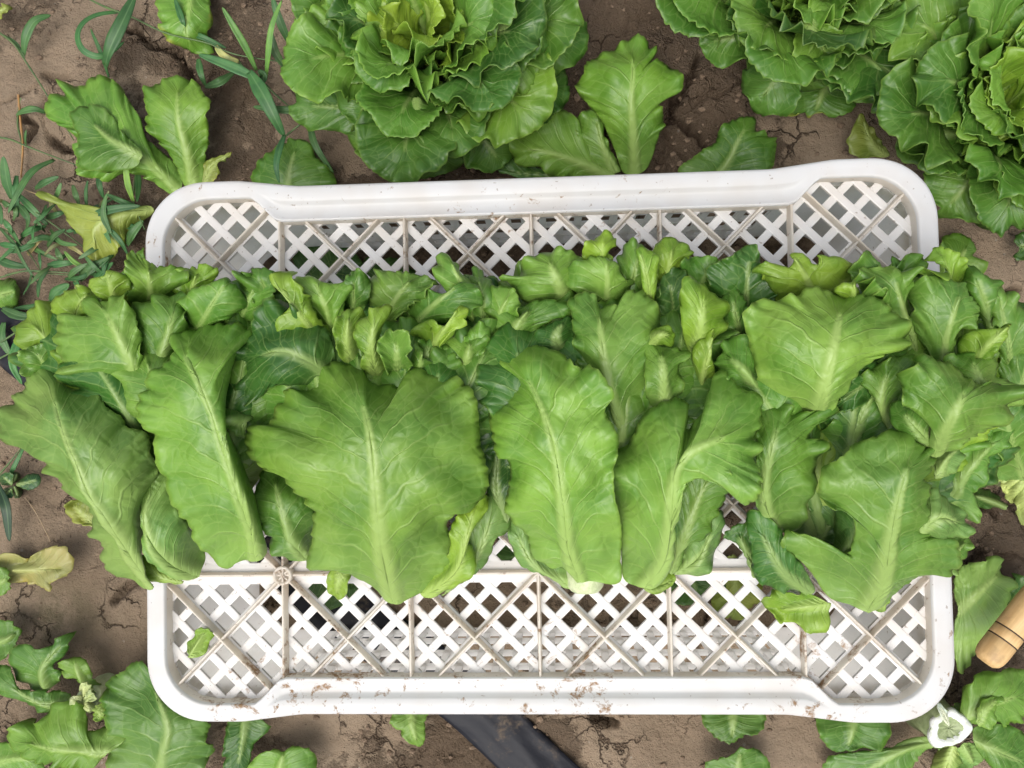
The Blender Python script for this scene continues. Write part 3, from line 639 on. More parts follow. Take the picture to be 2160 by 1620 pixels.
quick('A', (470, 1240, .006), (340, 1110, .012), 130, 'yel', h1, 108, decay=.1)
rim_leaf('A', [(510, 200), (455, 150), (410, 112), (420, 80), (500, 75), (520, 42), (590, 60), (622, 100), (640, 160), (610, 210)], 'top', h1, 1000, 0.074, 0.012)
rim_leaf('A', [(650, 210), (628, 110), (630, -5), (682, 20), (762, 50), (842, 65), (832, 150), (740, 210)], 'lite', h1, 1001, 0.066, 0.0)
rim_leaf('A', [(850, 190), (836, 110), (850, 62), (930, 42), (1002, 60), (980, 110), (920, 200)], 'top', h1, 1002, 0.058, 0.0)
rim_leaf('A', [(900, 300), (890, 200), (868, 150), (950, 120), (1062, 100), (1132, 170), (1130, 222), (1070, 262), (970, 310)], 'mid', h1, 1003, 0.076, 0.01)
rim_leaf('A', [(1080, 280), (1085, 150), (1140, 110), (1205, 105), (1265, 150), (1235, 230), (1180, 300)], 'mid', h1, 1004, 0.064, 0.0)
rim_leaf('A', [(320, 270), (282, 205), (330, 155), (420, 145), (450, 190), (400, 260)], 'top', h1, 1005, 0.062, 0.0)
rim_leaf('A', [(300, 470), (205, 440), (150, 392), (165, 302), (240, 238), (290, 250), (310, 420)], 'top', h1, 1006, 0.05, 0.0)
rim_leaf('A', [(220, 560), (140, 520), (130, 470), (180, 420), (260, 410), (300, 460), (290, 540)], 'lite', h1, 1007, 0.046, 0.0)
rim_leaf('A', [(1180, 280), (1200, 200), (1260, 170), (1320, 180), (1340, 240), (1290, 320), (1220, 330)], 'mid', h1, 1008, 0.058, 0.0)
rim_leaf('A', [(1240, 420), (1180, 330), (1230, 260), (1340, 230), (1420, 300), (1400, 400)], 'dark', h1, 1009, 0.05, 0.0)
# --- second head
h2 = head((835, 1245), 'lettuce head with one huge flat leaf with a straight pale midrib covering its front')
fan(h2, 21, (835, 1245), (550, 610, 680, 750, 820, 890, 960, 1030), 640, (.032, .052), ('mid', 'dark', 'deep', 'lite'), 200)
traced('B', [(835, 1590, .014), (800, 1440, .048), (770, 1270, .078), (752, 1060, .098), (730, 850, .106), (695, 690, .103), (640, 545, .094)],
       [(780, 1565), (720, 1512), (560, 1442), (430, 1440), (440, 1340), (455, 1240), (437, 1120), (360, 1090), (310, 972), (200, 975), (130, 890), (135, 762), (240, 770), (280, 700), (300, 602), (390, 612), (440, 560), (470, 480), (590, 462), (690, 490), (712, 550), (790, 562), (900, 595), (930, 540), (908, 490), (960, 490), (1030, 540), (1110, 520), (1210, 602), (1232, 720), (1240, 840), (1275, 960), (1282, 1040), (1240, 1130), (1150, 1162), (1085, 1200), (1092, 1270), (1180, 1370), (1110, 1442), (1010, 1520), (880, 1590)],
       'lite', h2, 201, eo=(-.034, -.030), bulge=.014, ruf=.0034, rib=.0036, ribw=.0085, nv=10)
traced('B', [(425, 1390, .008), (350, 1300, .028), (300, 1150, .038), (260, 985, .036)], [(340, 1392), (260, 1350), (220, 1270), (182, 1190), (200, 982), (260, 960), (330, 960), (440, 1080), (465, 1250), (455, 1390)], 'mid', h2, 202, eo=(-.006, -.012), ruf=.004, nv=6)
traced('B', [(560, 540, .050), (430, 455, .074), (310, 410, .080), (160, 440, .070)], [(500, 585), (380, 600), (290, 560), (170, 642), (110, 665), (65, 500), (100, 400), (150, 300), (190, 210), (280, 170), (360, 200), (440, 260), (520, 310), (560, 450)], 'dark', h2, 203, eo=(-.006, -.006), ruf=.006, und=.005, nv=6)
traced('B', [(595, 1435, .010), (572, 1500, .012), (562, 1572, .003)], [(530, 1455), (515, 1530), (550, 1582), (602, 1570), (622, 1500), (625, 1440)], 'top', h2, 204, eo=(.0, .0), ruf=.002)
traced('B', [(980, 1565, .010), (1130, 1450, .036), (1180, 1290, .050), (1225, 1120, .050)], [(1040, 1560), (1180, 1485), (1222, 1420), (1205, 1340), (1165, 1300), (1232, 1220), (1282, 1130), (1262, 1085), (1180, 1140), (1110, 1240), (1100, 1350), (1040, 1450), (960, 1530)][::-1], 'top', h2, 205, eo=(-.002, -.008), ruf=.004, nv=6)
traced('B', [(1080, 1550, .006), (1230, 1370, .024), (1310, 1160, .030)], [(1050, 1560), (1180, 1490), (1275, 1405), (1312, 1285), (1380, 1262), (1375, 1150), (1310, 1070), (1220, 1150), (1160, 1320)], 'pale', h2, 206, eo=(-.008, .0), ruf=.002, nv=7)
traced('B', [(1310, 760, .040), (1295, 620, .058), (1290, 490, .056)], [(1270, 770), (1230, 680), (1172, 550), (1200, 482), (1300, 465), (1400, 482), (1415, 550), (1365, 640), (1335, 740)], 'deep', h2, 207, eo=(-.01, -.01), ruf=.004)
traced('B', [(650, 470, .05), (615, 360, .078), (620, 225, .088)], [(590, 450), (560, 380), (545, 290), (590, 225), (650, 200), (700, 240), (700, 330), (690, 440)], 'top', h2, 208, eo=(.004, -.014), ruf=.005)
traced('B', [(765, 560, .05), (730, 400, .088), (745, 235, .100)], [(690, 480), (712, 420), (672, 380), (660, 270), (730, 225), (800, 190), (822, 205), (775, 300), (772, 370), (815, 480), (812, 530)], 'top', h2, 209, eo=(-.006, -.010), ruf=.006)
traced('B', [(855, 590, .03), (850, 450, .078), (845, 330, .086)], [(820, 560), (775, 440), (752, 385), (790, 320), (860, 300), (922, 320), (910, 420), (895, 560)], 'lite', h2, 210, eo=(.012, .012), ruf=.004)
traced('B', [(960, 560, .03), (985, 450, .062), (1000, 360, .066)], [(920, 520), (930, 430), (950, 390), (1010, 340), (1060, 390), (1080, 480), (1050, 530), (1000, 560)], 'mid', h2, 211, eo=(-.004, -.004), ruf=.005)
traced('B', [(1150, 550, .04), (1185, 440, .064), (1195, 350, .066)], [(1075, 525), (1110, 480), (1072, 420), (1050, 352), (1120, 335), (1190, 345), (1285, 345), (1252, 420), (1192, 500), (1165, 550)], 'lite', h2, 212, eo=(-.006, -.006), ruf=.006)
rim_leaf('B', [(430, 330), (300, 332), (285, 270), (345, 220), (338, 160), (280, 100), (330, 55), (375, 90), (382, 170), (430, 230), (480, 290)], 'top', h2, 2000, 0.088, 0.01)
rim_leaf('B', [(500, 320), (430, 222), (380, 132), (440, 100), (530, 122), (602, 112), (626, 160), (585, 205), (560, 330)], 'lite', h2, 2001, 0.072, 0.006)
rim_leaf('B', [(220, 230), (140, 102), (200, 75), (282, 92), (340, 180), (300, 240)], 'mid', h2, 2002, 0.064, 0.0)
rim_leaf('B', [(760, 260), (722, 180), (720, 110), (830, 85), (920, 88), (980, 120), (900, 190), (840, 260)], 'lite', h2, 2003, 0.064, 0.0)
rim_leaf('B', [(900, 260), (850, 192), (882, 130), (950, 115), (1040, 155), (1130, 108), (1192, 130), (1202, 200), (1130, 240), (1000, 270)], 'mid', h2, 2004, 0.074, 0.008)
rim_leaf('B', [(1180, 230), (1160, 150), (1080, 112), (1064, 20), (1110, -2), (1152, 40), (1212, 90), (1290, 170), (1260, 240)], 'lite', h2, 2005, 0.07, 0.004)
rim_leaf('B', [(980, 380), (925, 300), (1000, 262), (1040, 298), (1110, 306), (1132, 220), (1166, 228), (1172, 290), (1120, 340), (1060, 390)], 'top', h2, 2006, 0.088, 0.012)
rim_leaf('B', [(900, 280), (868, 215), (900, 182), (982, 185), (1008, 222), (990, 270)], 'mid', h2, 2007, 0.086, 0.012)
rim_leaf('B', [(600, 240), (590, 150), (640, 80), (700, 110), (690, 180), (660, 250)], 'mid', h2, 2008, 0.06, 0.0)
rim_leaf('B', [(1260, 330), (1240, 230), (1300, 160), (1380, 170), (1400, 260), (1340, 340)], 'lite', h2, 2009, 0.062, 0.0)
rim_leaf('B', [(900, 540), (895, 440), (925, 395), (975, 410), (960, 440), (1050, 500), (1010, 545)], 'mid', h2, 2010, 0.08, 0.012)
# --- third head
h3 = head((1235, 1235), 'lettuce head showing a white cut stalk between two leaves with thick pale midribs')
fan(h3, 31, (1240, 1235), (1060, 1120, 1190, 1260, 1330, 1400, 1470, 1520), 592, (.032, .052), ('mid', 'dark', 'deep', 'lite'), 200)
stalk(h3, 1235, 1242, .013, .012, 0)
traced('C', [(500, 1500, .022), (455, 1360, .052), (430, 1160, .080), (400, 960, .094), (360, 810, .098), (295, 655, .092), (225, 525, .076)],
       [(445, 1445), (350, 1432), (292, 1382), (280, 1300), (200, 1232), (180, 1150), (200, 1040), (190, 960), (150, 930), (130, 850), (100, 770), (170, 722), (220, 622), (200, 570), (150, 550), (180, 502), (260, 475), (340, 490), (432, 510), (490, 580), (520, 566), (580, 590), (660, 700), (617, 742), (622, 790), (660, 850), (676, 920), (655, 1000), (660, 1150), (682, 1240), (692, 1330), (680, 1410), (690, 1500), (640, 1522), (560, 1505)],
       'lite', h3, 301, eo=(-.030, .004), bulge=.012, ruf=.0034, und=.004, rib=.0038, ribw=.0064, nv=10)
traced('C', [(790, 1525, .020), (868, 1425, .046), (898, 1270, .074), (908, 1110, .094), (935, 1000, .106), (1010, 930, .112), (1130, 880, .112), (1230, 820, .106)],
       [(700, 1510), (690, 1400), (682, 1285), (652, 1180), (617, 1050), (617, 990), (662, 940), (740, 882), (772, 800), (840, 742), (912, 712), (960, 700), (980, 800), (972, 862), (1030, 790), (1070, 722), (1080, 622), (1140, 582), (1172, 640), (1230, 690), (1290, 682), (1292, 760), (1272, 850), (1282, 1050), (1270, 1140), (1202, 1170), (1180, 1090), (1142, 975), (1050, 972), (975, 1010), (938, 1100), (918, 1250), (912, 1400), (885, 1480), (840, 1530)],
       'lite', h3, 302, eo=(-.034, -.006), bulge=.004, ruf=.0034, rib=.0036, ribw=.0068, nv=9)
traced('C', [(880, 750, .065), (870, 600, .084), (860, 490, .082)], [(830, 742), (802, 700), (792, 462), (850, 470), (932, 482), (992, 512), (940, 560), (962, 640), (925, 730)], 'lite', h3, 303, eo=(-.008, -.008), ruf=.005)
traced('C', [(720, 910, .040), (650, 720, .070), (608, 510, .084), (590, 340, .082), (585, 275, .074)], [(690, 912), (622, 742), (560, 602), (500, 570), (482, 480), (472, 330), (450, 282), (540, 250), (602, 290), (700, 300), (712, 240), (780, 240), (852, 312), (862, 360), (888, 400), (830, 412), (815, 470), (802, 700), (772, 860)], 'lite', h3, 304, eo=(-.012, -.010), ruf=.006, nv=8)
traced('C', [(900, 1470, .010), (968, 1290, .036), (1040, 1110, .048), (1095, 990, .046)], [(892, 1400), (910, 1150), (945, 1010), (1050, 965), (1130, 968), (1162, 1040), (1142, 1130), (1112, 1200), (1052, 1300), (965, 1340), (952, 1440)], 'mid', h3, 305, eo=(-.004, -.010), und=.005, ruf=.004, nv=8)
traced('C', [(915, 1470, .005), (1020, 1405, .018), (1092, 1260, .024)], [(900, 1470), (955, 1400), (962, 1350), (1050, 1290), (1112, 1195), (1118, 1340), (1092, 1420), (1032, 1475), (965, 1470)], 'pale', h3, 306, eo=(-.002, -.006), und=.005, ruf=.003)
traced('C', [(770, 1525, .006), (860, 1525, .008), (915, 1490, .006)], [(800, 1548), (850, 1556), (920, 1510), (910, 1468), (880, 1450), (830, 1500)], 'top', h3, 307, eo=(0, 0), ruf=.002)
traced('C', [(480, 1530, .006), (310, 1440, .022), (215, 1270, .026)], [(450, 1530), (350, 1482), (250, 1432), (200, 1322), (200, 1235), (280, 1300), (310, 1400), (450, 1460)], 'pale', h3, 308, eo=(-.006, .0), ruf=.002)
traced('C', [(190, 1250, .020), (140, 1100, .036), (150, 900, .044)], [(170, 1240), (120, 1150), (100, 1030), (130, 882), (195, 940), (215, 1050), (210, 1180)], 'deep', h3, 309, eo=(-.008, .0), ruf=.003)
traced('C', [(440, 280, .040), (405, 190, .060), (365, 95, .062)], [(300, 292), (232, 250), (200, 200), (150, 185), (230, 170), (252, 110), (330, 70), (430, 50), (520, 92), (552, 130), (535, 180), (520, 260)], 'lite', h3, 310, eo=(-.010, -.006), ruf=.005)
traced('C', [(430, 520, .050), (400, 440, .068), (440, 365, .068)], [(350, 505), (282, 482), (330, 402), (400, 372), (476, 350), (480, 440), (470, 515)], 'dark', h3, 311, eo=(-.006, -.006), ruf=.003)
traced('C', [(240, 500, .040), (225, 400, .062), (300, 300, .066)], [(160, 512), (142, 420), (90, 312), (150, 275), (200, 312), (280, 282), (430, 280), (466, 340), (380, 365), (310, 420)], 'mid', h3, 312, eo=(-.010, -.006), ruf=.005)
traced('C', [(1010, 520, .055), (1035, 390, .088), (1045, 240, .092)], [(975, 480), (952, 380), (950, 195), (1010, 205), (1060, 230), (1140, 282), (1162, 360), (1112, 442), (1050, 490)], 'top', h3, 313, eo=(-.004, -.014), ruf=.005)
traced('C', [(800, 470, .07), (850, 430, .088), (905, 430, .086)], [(785, 440), (840, 400), (885, 395), (916, 430), (905, 475), (860, 470)], 'top', h3, 314, eo=(-.004, -.008), ruf=.003)
quick('P', (1535, 960, .02), (1520, 660, .045), 150, 'deep', h3, 339, hb=.01)  # filler leaf; its dark green paints the shade between the heads
quick('P', (1030, 960, .015), (1020, 700, .04), 150, 'deep', h3, 338, hb=.01)  # filler leaf; shade of the gap to the next head is in its colour
rim_leaf('C', [(575, 170), (535, 100), (560, 50), (610, 28), (652, 45), (628, 80), (620, 170)], 'top', h3, 3000, 0.068, 0.0)
rim_leaf('C', [(560, 290), (440, 190), (540, 130), (620, 122), (692, 150), (704, 200), (752, 210), (690, 290)], 'lite', h3, 3001, 0.07, 0.008)
rim_leaf('C', [(700, 260), (690, 170), (700, 100), (770, 95), (780, 200), (760, 280)], 'lite', h3, 3002, 0.056, 0.0)
rim_leaf('C', [(785, 290), (770, 180), (757, 82), (850, 88), (846, 170), (825, 290)], 'top', h3, 3003, 0.08, 0.012)
rim_leaf('C', [(850, 220), (842, 80), (900, 62), (972, 100), (930, 150), (890, 230)], 'top', h3, 3004, 0.066, 0.0)
rim_leaf('C', [(880, 420), (860, 300), (900, 210), (960, 220), (960, 420)], 'deep', h3, 3005, 0.06, 0.0)  # shaded inside of the crown put into this leaf's colour
rim_leaf('C', [(1000, 270), (965, 150), (1010, 128), (1092, 138), (1104, 200), (1060, 270)], 'mid', h3, 3006, 0.06, 0.0)
rim_leaf('C', [(1020, 640), (1000, 520), (1040, 460), (1092, 440), (1070, 520), (1100, 610), (1060, 650)], 'top', h3, 3007, 0.084, 0.01)
rim_leaf('C', [(60, 420), (20, 300), (60, 200), (110, 260), (140, 380), (110, 440)], 'mid', h3, 3008, 0.06, 0.0)
rim_leaf('C', [(990, 830), (930, 640), (980, 560), (1090, 620), (1060, 740), (1020, 840)], 'deep', h3, 3009, 0.056, 0.0)
rim_leaf('C', [(60, 640), (10, 540), (40, 440), (110, 440), (90, 540), (110, 620)], 'mid', h3, 3010, 0.062, 0.004)
# --- fourth head
h4 = head((1800, 1275), 'lettuce head with widely ruffled leaves and a dark hollow behind a curled front leaf')
fan(h4, 41, (1800, 1275), (1580, 1640, 1710, 1780, 1860, 1930, 2000, 2060, 2110), 612, (.032, .052), ('mid', 'dark', 'deep', 'lite'), 220)
traced('D', [(680, 1510, .016), (742, 1405, .044), (775, 1250, .074), (808, 1080, .096), (850, 940, .106), (885, 850, .102)],
       [(600, 1485), (520, 1452), (440, 1332), (332, 1252), (330, 1210), (400, 1190), (470, 1240), (560, 1292), (625, 1250), (640, 1150), (600, 1075), (535, 1085), (490, 1040), (490, 940), (560, 892), (640, 822), (720, 800), (790, 760), (860, 800), (890, 842), (980, 852), (935, 960), (940, 1010), (932, 1100), (925, 1180), (962, 1212), (1060, 1222), (1062, 1380), (950, 1362), (840, 1402), (770, 1475)],
       'lite', h4, 401, eo=(-.012, -.020), bulge=.004, ruf=.005, rib=.0038, ribw=.0085, nv=10)
traced('D', [(575, 1300, .036), (650, 1200, .062), (640, 1080, .072)], [(540, 1260), (560, 1150), (560, 1080), (622, 1040), (665, 1062), (682, 1150), (650, 1250), (600, 1300)], 'dark', h4, 402, eo=(-.03, .0), ruf=.002)  # flap over the hollow, its shading put into the dark green
traced('D', [(430, 1320, .010), (500, 1200, .020), (560, 1100, .025)], [(360, 1280), (380, 1150), (480, 1060), (600, 1050), (640, 1150), (600, 1270), (500, 1320)], 'deep', h4, 403, eo=(0, 0), ruf=.003)  # low leaf, the hollow's shade painted as its dark colour
traced('D', [(300, 1180, .030), (262, 1040, .062), (285, 860, .082), (330, 710, .084)], [(232, 1090), (222, 1000), (232, 900), (230, 752), (250, 645), (330, 650), (382, 690), (450, 690), (542, 665), (572, 700), (480, 742), (440, 800), (500, 805), (516, 812), (492, 900), (472, 990), (442, 1062), (430, 1140), (372, 1190)], 'mid', h4, 404, eo=(-.010, -.006), ruf=.005, nv=8)
traced('D', [(470, 700, .066), (500, 600, .098), (540, 450, .114), (570, 310, .110), (580, 220, .098)], [(430, 692), (330, 652), (250, 622), (222, 480), (182, 332), (170, 282), (240, 222), (350, 222), (410, 205), (430, 180), (490, 170), (602, 210), (700, 210), (800, 262), (852, 340), (870, 402), (780, 442), (720, 472), (640, 552), (562, 652), (515, 690)], 'lite', h4, 405, eo=(-.016, -.012), bulge=.004, ruf=.0034, nv=8, rib=.0026)
traced('D', [(245, 620, .070), (180, 520, .084), (100, 450, .076)], [(150, 592), (62, 502), (40, 490), (90, 440), (80, 400), (170, 370), (205, 400), (250, 540)], 'mid', h4, 406, eo=(-.008, -.004), ruf=.007, lam=.02)
traced('D', [(960, 870, .080), (1010, 760, .112), (1070, 660, .126), (1100, 570, .122)], [(940, 850), (962, 722), (922, 680), (880, 652), (812, 640), (842, 590), (822, 530), (880, 500), (910, 450), (970, 460), (1002, 490), (1050, 475), (1062, 530), (1110, 550), (1150, 540), (1152, 590), (1222, 562), (1300, 582), (1312, 660), (1280, 740), (1180, 782), (1080, 812), (1030, 852)], 'lite', h4, 407, eo=(-.010, -.020), ruf=.0065, nv=7)
traced('D', [(1180, 680, .08), (1150, 560, .096), (1120, 460, .090)], [(1120, 640), (1052, 532), (1010, 460), (1100, 450), (1232, 480), (1242, 540), (1300, 590), (1312, 650), (1240, 690)], 'lite', h4, 408, eo=(-.008, -.014), ruf=.006)
traced('D', [(785, 810, .050), (742, 650, .080), (785, 500, .088)], [(770, 800), (740, 662), (692, 600), (660, 562), (690, 510), (750, 490), (792, 460), (890, 460), (842, 500), (832, 560), (852, 600), (815, 640), (812, 700), (800, 790)], 'mid', h4, 409, eo=(-.004, -.008), ruf=.006)
traced('D', [(975, 850, .080), (890, 760, .098), (830, 680, .098)], [(910, 825), (822, 765), (788, 722), (800, 650), (880, 650), (932, 690), (968, 720), (975, 800)], 'mid', h4, 410, eo=(-.012, -.004), ruf=.004)
traced('D', [(600, 960, .040), (650, 740, .066), (760, 500, .074)], [(500, 920), (490, 800), (560, 690), (650, 565), (760, 455), (860, 430), (840, 600), (800, 780), (720, 860)], 'mid', h4, 411, eo=(-.004, -.004), ruf=.004, nv=9)
traced('D', [(890, 1200, .066), (980, 1130, .078), (1090, 1160, .072)], [(905, 1150), (930, 1010), (1000, 1040), (1092, 1110), (1126, 1190), (1080, 1212), (970, 1216)], 'pale', h4, 412, eo=(-.008, -.006), ruf=.003)
traced('D', [(1010, 1080, .024), (1110, 930, .046), (1245, 785, .052)], [(1140, 1145), (1150, 1090), (1132, 1030), (1182, 960), (1200, 880), (1280, 812), (1282, 740), (1180, 760), (1070, 820), (990, 930), (940, 985), (970, 1040)][::-1], 'mid', h4, 413, eo=(-.004, -.004), ruf=.006, nv=7)
traced('D', [(960, 960, .060), (1020, 880, .070), (1080, 830, .064)], [(980, 955), (975, 890), (1020, 840), (1080, 810), (1086, 870), (1050, 940)], 'pale', h4, 414, eo=(-.004, -.004), ruf=.003)
traced('D', [(450, 1440, .010), (330, 1345, .034), (235, 1160, .046)], [(440, 1448), (300, 1430), (222, 1370), (210, 1270), (188, 1150), (220, 1090), (330, 1180), (345, 1245), (410, 1320), (465, 1420)], 'dark', h4, 415, eo=(-.012, .0), ruf=.004)
traced('D', [(530, 1480, .010), (420, 1500, .012), (310, 1515, .002)], [(440, 1445), (300, 1435), (250, 1460), (300, 1530), (330, 1572), (400, 1570), (440, 1606), (520, 1590), (526, 1510)], 'top', h4, 416, eo=(.004, .0), ruf=.004)
traced('D', [(225, 1370, .006), (185, 1270, .020), (150, 1190, .024)], [(205, 1370), (180, 1290), (140, 1232), (90, 1210), (170, 1150), (222, 1180), (245, 1290)], 'dark', h4, 417, eo=(0, .0), ruf=.003)
traced('D', [(1000, 1330, .030), (1060, 1270, .034), (1110, 1220, .030)], [(980, 1250), (1040, 1200), (1120, 1205), (1115, 1270), (1075, 1340), (1020, 1360)], 'lite', h4, 418, eo=(-.006, -.006), ruf=.004)
traced('D', [(735, 1460, .006), (745, 1490, .006), (745, 1515, .001)], [(715, 1470), (735, 1522), (760, 1500), (768, 1450)], 'top', h4, 419, eo=(0, 0), ruf=.001)

quick('P', (1580, 980, .02), (1550, 660, .05), 150, 'deep', h4, 438, hb=.01)  # filler leaf, coloured dark for the shaded gap beside the head
rim_leaf('D', [(330, 230), (290, 150), (240, 120), (320, 90), (352, 125), (392, 90), (372, 60), (450, 58), (500, 105), (560, 58), (640, 110), (655, 170), (600, 230)], 'top', h4, 4000, 0.082, 0.01)
rim_leaf('D', [(590, 240), (550, 180), (640, 158), (692, 188), (690, 240)], 'top', h4, 4001, 0.1, 0.012)
rim_leaf('D', [(720, 260), (662, 150), (680, 88), (720, 78), (742, 138), (782, 148), (830, 88), (892, 95), (884, 170), (830, 260)], 'mid', h4, 4002, 0.07, 0.0)
rim_leaf('D', [(860, 440), (800, 280), (720, 215), (700, 160), (800, 148), (884, 168), (922, 190), (890, 220), (902, 330), (930, 380), (920, 450)], 'lite', h4, 4003, 0.086, 0.006)
rim_leaf('D', [(970, 480), (925, 400), (890, 300), (912, 200), (1000, 180), (1090, 218), (1132, 270), (1172, 320), (1100, 350), (1062, 400), (1040, 480)], 'lite', h4, 4004, 0.092, 0.008)
rim_leaf('D', [(1030, 250), (940, 140), (1010, 118), (1000, 60), (1070, 80), (1108, 150), (1100, 250)], 'top', h4, 4005, 0.076, 0.0)
rim_leaf('D', [(1090, 500), (1068, 410), (1130, 358), (1232, 360), (1292, 348), (1252, 420), (1180, 500)], 'top', h4, 4006, 0.098, 0.012)
rim_leaf('D', [(1180, 370), (1130, 260), (1100, 190), (1140, 142), (1200, 200), (1212, 270), (1292, 340), (1250, 390)], 'mid', h4, 4007, 0.082, 0.006)
rim_leaf('D', [(1250, 510), (1240, 360), (1200, 300), (1220, 232), (1280, 248), (1350, 310), (1360, 430), (1310, 510)], 'lite', h4, 4008, 0.076, 0.004)
rim_leaf('D', [(1280, 720), (1250, 560), (1290, 440), (1380, 420), (1400, 600), (1340, 740)], 'mid', h4, 4009, 0.06, 0.0)
rim_leaf('D', [(160, 330), (100, 260), (55, 150), (120, 110), (215, 65), (240, 140), (305, 200), (230, 280)], 'dark', h4, 4010, 0.068, 0.0)
rim_leaf('D', [(150, 400), (105, 330), (130, 230), (190, 280), (180, 380)], 'mid', h4, 4011, 0.07, 0.0)
rim_leaf('D', [(1240, 860), (1180, 760), (1260, 700), (1370, 720), (1370, 850)], 'mid', h4, 4012, 0.056, 0.0)
rim_leaf('D', [(760, 480), (700, 470), (640, 560), (600, 640), (700, 620), (800, 500)], 'dark', h4, 4013, 0.08, 0.0)
# ------------------------------------------------------------------ lettuces still growing
def rosette(px, py, zc, label, seed, n, Lout, cols, bright):
    """standing head: inner leaves upright, outer ones spread"""
    c = at(px, py, zc); c[2] = gz(c[0], c[1]); root = empty('growing_lettuce', tuple(c)); tag(root, label, 'lettuce', 'lettuces still growing in the soil')
    rng = random.Random(seed)
    for i in range(n):
        u = (i / (n - 1)) ** .75; az = i * 2.39996 + rng.uniform(-.5, .5)
        L = Lout * (.66 + .34 * math.sin(min(1, u * 1.4) * math.pi / 2)) * rng.uniform(.8, 1.14)
        e0 = 88 - 38 * u + rng.uniform(-8, 6); e1 = 52 - 70 * u + rng.uniform(-45, 25)
        col = bright if u < .2 else (cols[0] if u < .42 else rng.choice(cols[1:]))
        spatial((c[0], c[1], c[2] + .012 - .008 * u), az, L, L * rng.uniform(.55, .75), e0, e1, col, root, rng.randrange(99999), cup=13 - 8 * u + rng.uniform(-2, 4), start=.004 + .024 * u, pw=rng.uniform(2.8, 5.0), ruf=.0066, lam=rng.uniform(.026, .038), edge=3.6, frill=.0016, und=.003, nf=76, nr=11, twist=rng.uniform(-.4, .4))
    return root
g1 = rosette(900, 80, .06, 'big growing lettuce with a bright yellow-green heart beside the grass weeds', 61, 46, .138, ('bgl', 'bg', 'bg', 'bgd', 'bgl'), 'lime')
g2 = rosette(1690, -15, .05, 'growing dark green lettuce next to bare cracked soil and the scorched old leaf', 62, 40, .138, ('bgl', 'bg', 'bgd', 'bg'), 'bgl')
g3 = rosette(2130, 215, .06, 'growing lettuce with pale green heart touching the rounded crate corner', 63, 44, .138, ('bgl', 'bg', 'bg', 'bgl'), 'top')
# outer leaves of the big growing lettuce that rest on the soil
for i, (b, t, wd, c, h0, h1) in enumerate([((870, 250), (620, 190), 110, 'bg', .05, .06), ((850, 230), (760, 330), 130, 'bgl', .03, .03), ((900, 240), (950, 360), 170, 'bg', .04, .045), ((880, 210), (880, 285), 130, 'bg', .08, .075), ((990, 250), (1060, 350), 120, 'bg', .035, .03), ((800, 180), (745, 260), 140, 'bg', .07, .07), ((1000, 110), (1235, 50), 170, 'bg', .07, .075), ((1000, 150), (1200, 175), 160, 'bgd', .055, .06), ((1010, 60), (1190, -20), 170, 'bgl', .085, .09), ((1000, 130), (1140, 120), 150, 'bgl', .09, .10), ((980, 190), (1110, 230), 150, 'bg', .05, .055), ((1040, 60), (1170, 70), 120, 'bg', .10, .105)]):
    quick('P', (*b, h0), (*t, h1), wd, c, g1, 640 + i, hb=.01, z0=0, ruf=.009)
for i, (b, t, wd, c, h0, h1) in enumerate([((1690, 100), (1585, 225), 130, 'bg', .04, .025), ((1690, 90), (1690, 190), 130, 'bgl', .05, .045), ((1700, 40), (1740, 130), 120, 'bgl', .09, .085), ((1640, 60), (1480, 100), 130, 'bg', .06, .06)]):
    quick('P', (*b, h0), (*t, h1), wd, c, g2, 650 + i, hb=.012, z0=0, ruf=.007)
for i, (b, t, wd, c, h0, h1) in enumerate([((2080, 300), (1900, 250), 150, 'bg', .06, .05), ((2080, 330), (2000, 460), 170, 'bg', .05, .04), ((2040, 200), (1830, 130), 110, 'bg', .05, .05), ((2100, 330), (2130, 480), 140, 'bgd', .03, .02)]):
    quick('P', (*b, h0), (*t, h1), wd, c, g3, 660 + i, hb=.012, z0=0, ruf=.008)

# ------------------------------------------------------------------ trimmed stumps and leaves left on the soil
def plant(px, py, name, label, cat, group=None):
    c = at(px, py, 0); c[2] = gz(c[0], c[1]); o = empty(name, tuple(c)); return tag(o, label, cat, group)
def T(parent, *a, **k): return traced(*a[:4], parent, a[4], z0=.003, **k)
p1 = plant(395, 395, 'trimmed_lettuce', 'trimmed lettuce stump with two upright paddle leaves between grass weeds and crate corner', 'lettuce stump')
T(p1, 'E', [(1020, 1090, .006), (890, 960, .024), (760, 860, .042), (600, 770, .045), (430, 640, .036)], [(980, 1110), (830, 1010), (700, 985), (610, 1040), (560, 1010), (470, 1005), (432, 950), (460, 910), (420, 850), (440, 762), (340, 712), (245, 650), (262, 570), (330, 500), (420, 480), (490, 490), (512, 440), (600, 435), (682, 490), (742, 590), (802, 680), (812, 760), (900, 850), (1000, 940), (1045, 1065)], 'bgl', 701, eo=(-.012, -.014), ruf=.006, ribw=.006)
T(p1, 'E', [(820, 900, .045), (640, 800, .052), (500, 680, .05)], [(760, 960), (600, 980), (450, 950), (440, 780), (420, 640), (560, 605), (640, 660), (690, 745), (800, 850)], 'bg', 702, eo=(-.006, -.004), ruf=.005)
T(p1, 'E', [(1105, 1060, .006), (1070, 880, .028), (1020, 700, .042), (1010, 560, .045), (1020, 450, .036)], [(1050, 1055), (970, 880), (850, 752), (820, 690), (850, 640), (825, 540), (880, 480), (950, 440), (1010, 430), (1080, 450), (1130, 480), (1160, 540), (1205, 590), (1185, 680), (1186, 780), (1172, 900), (1165, 1040)], 'bgl', 703, eo=(-.006, -.006), ruf=.005, ribw=.0065)
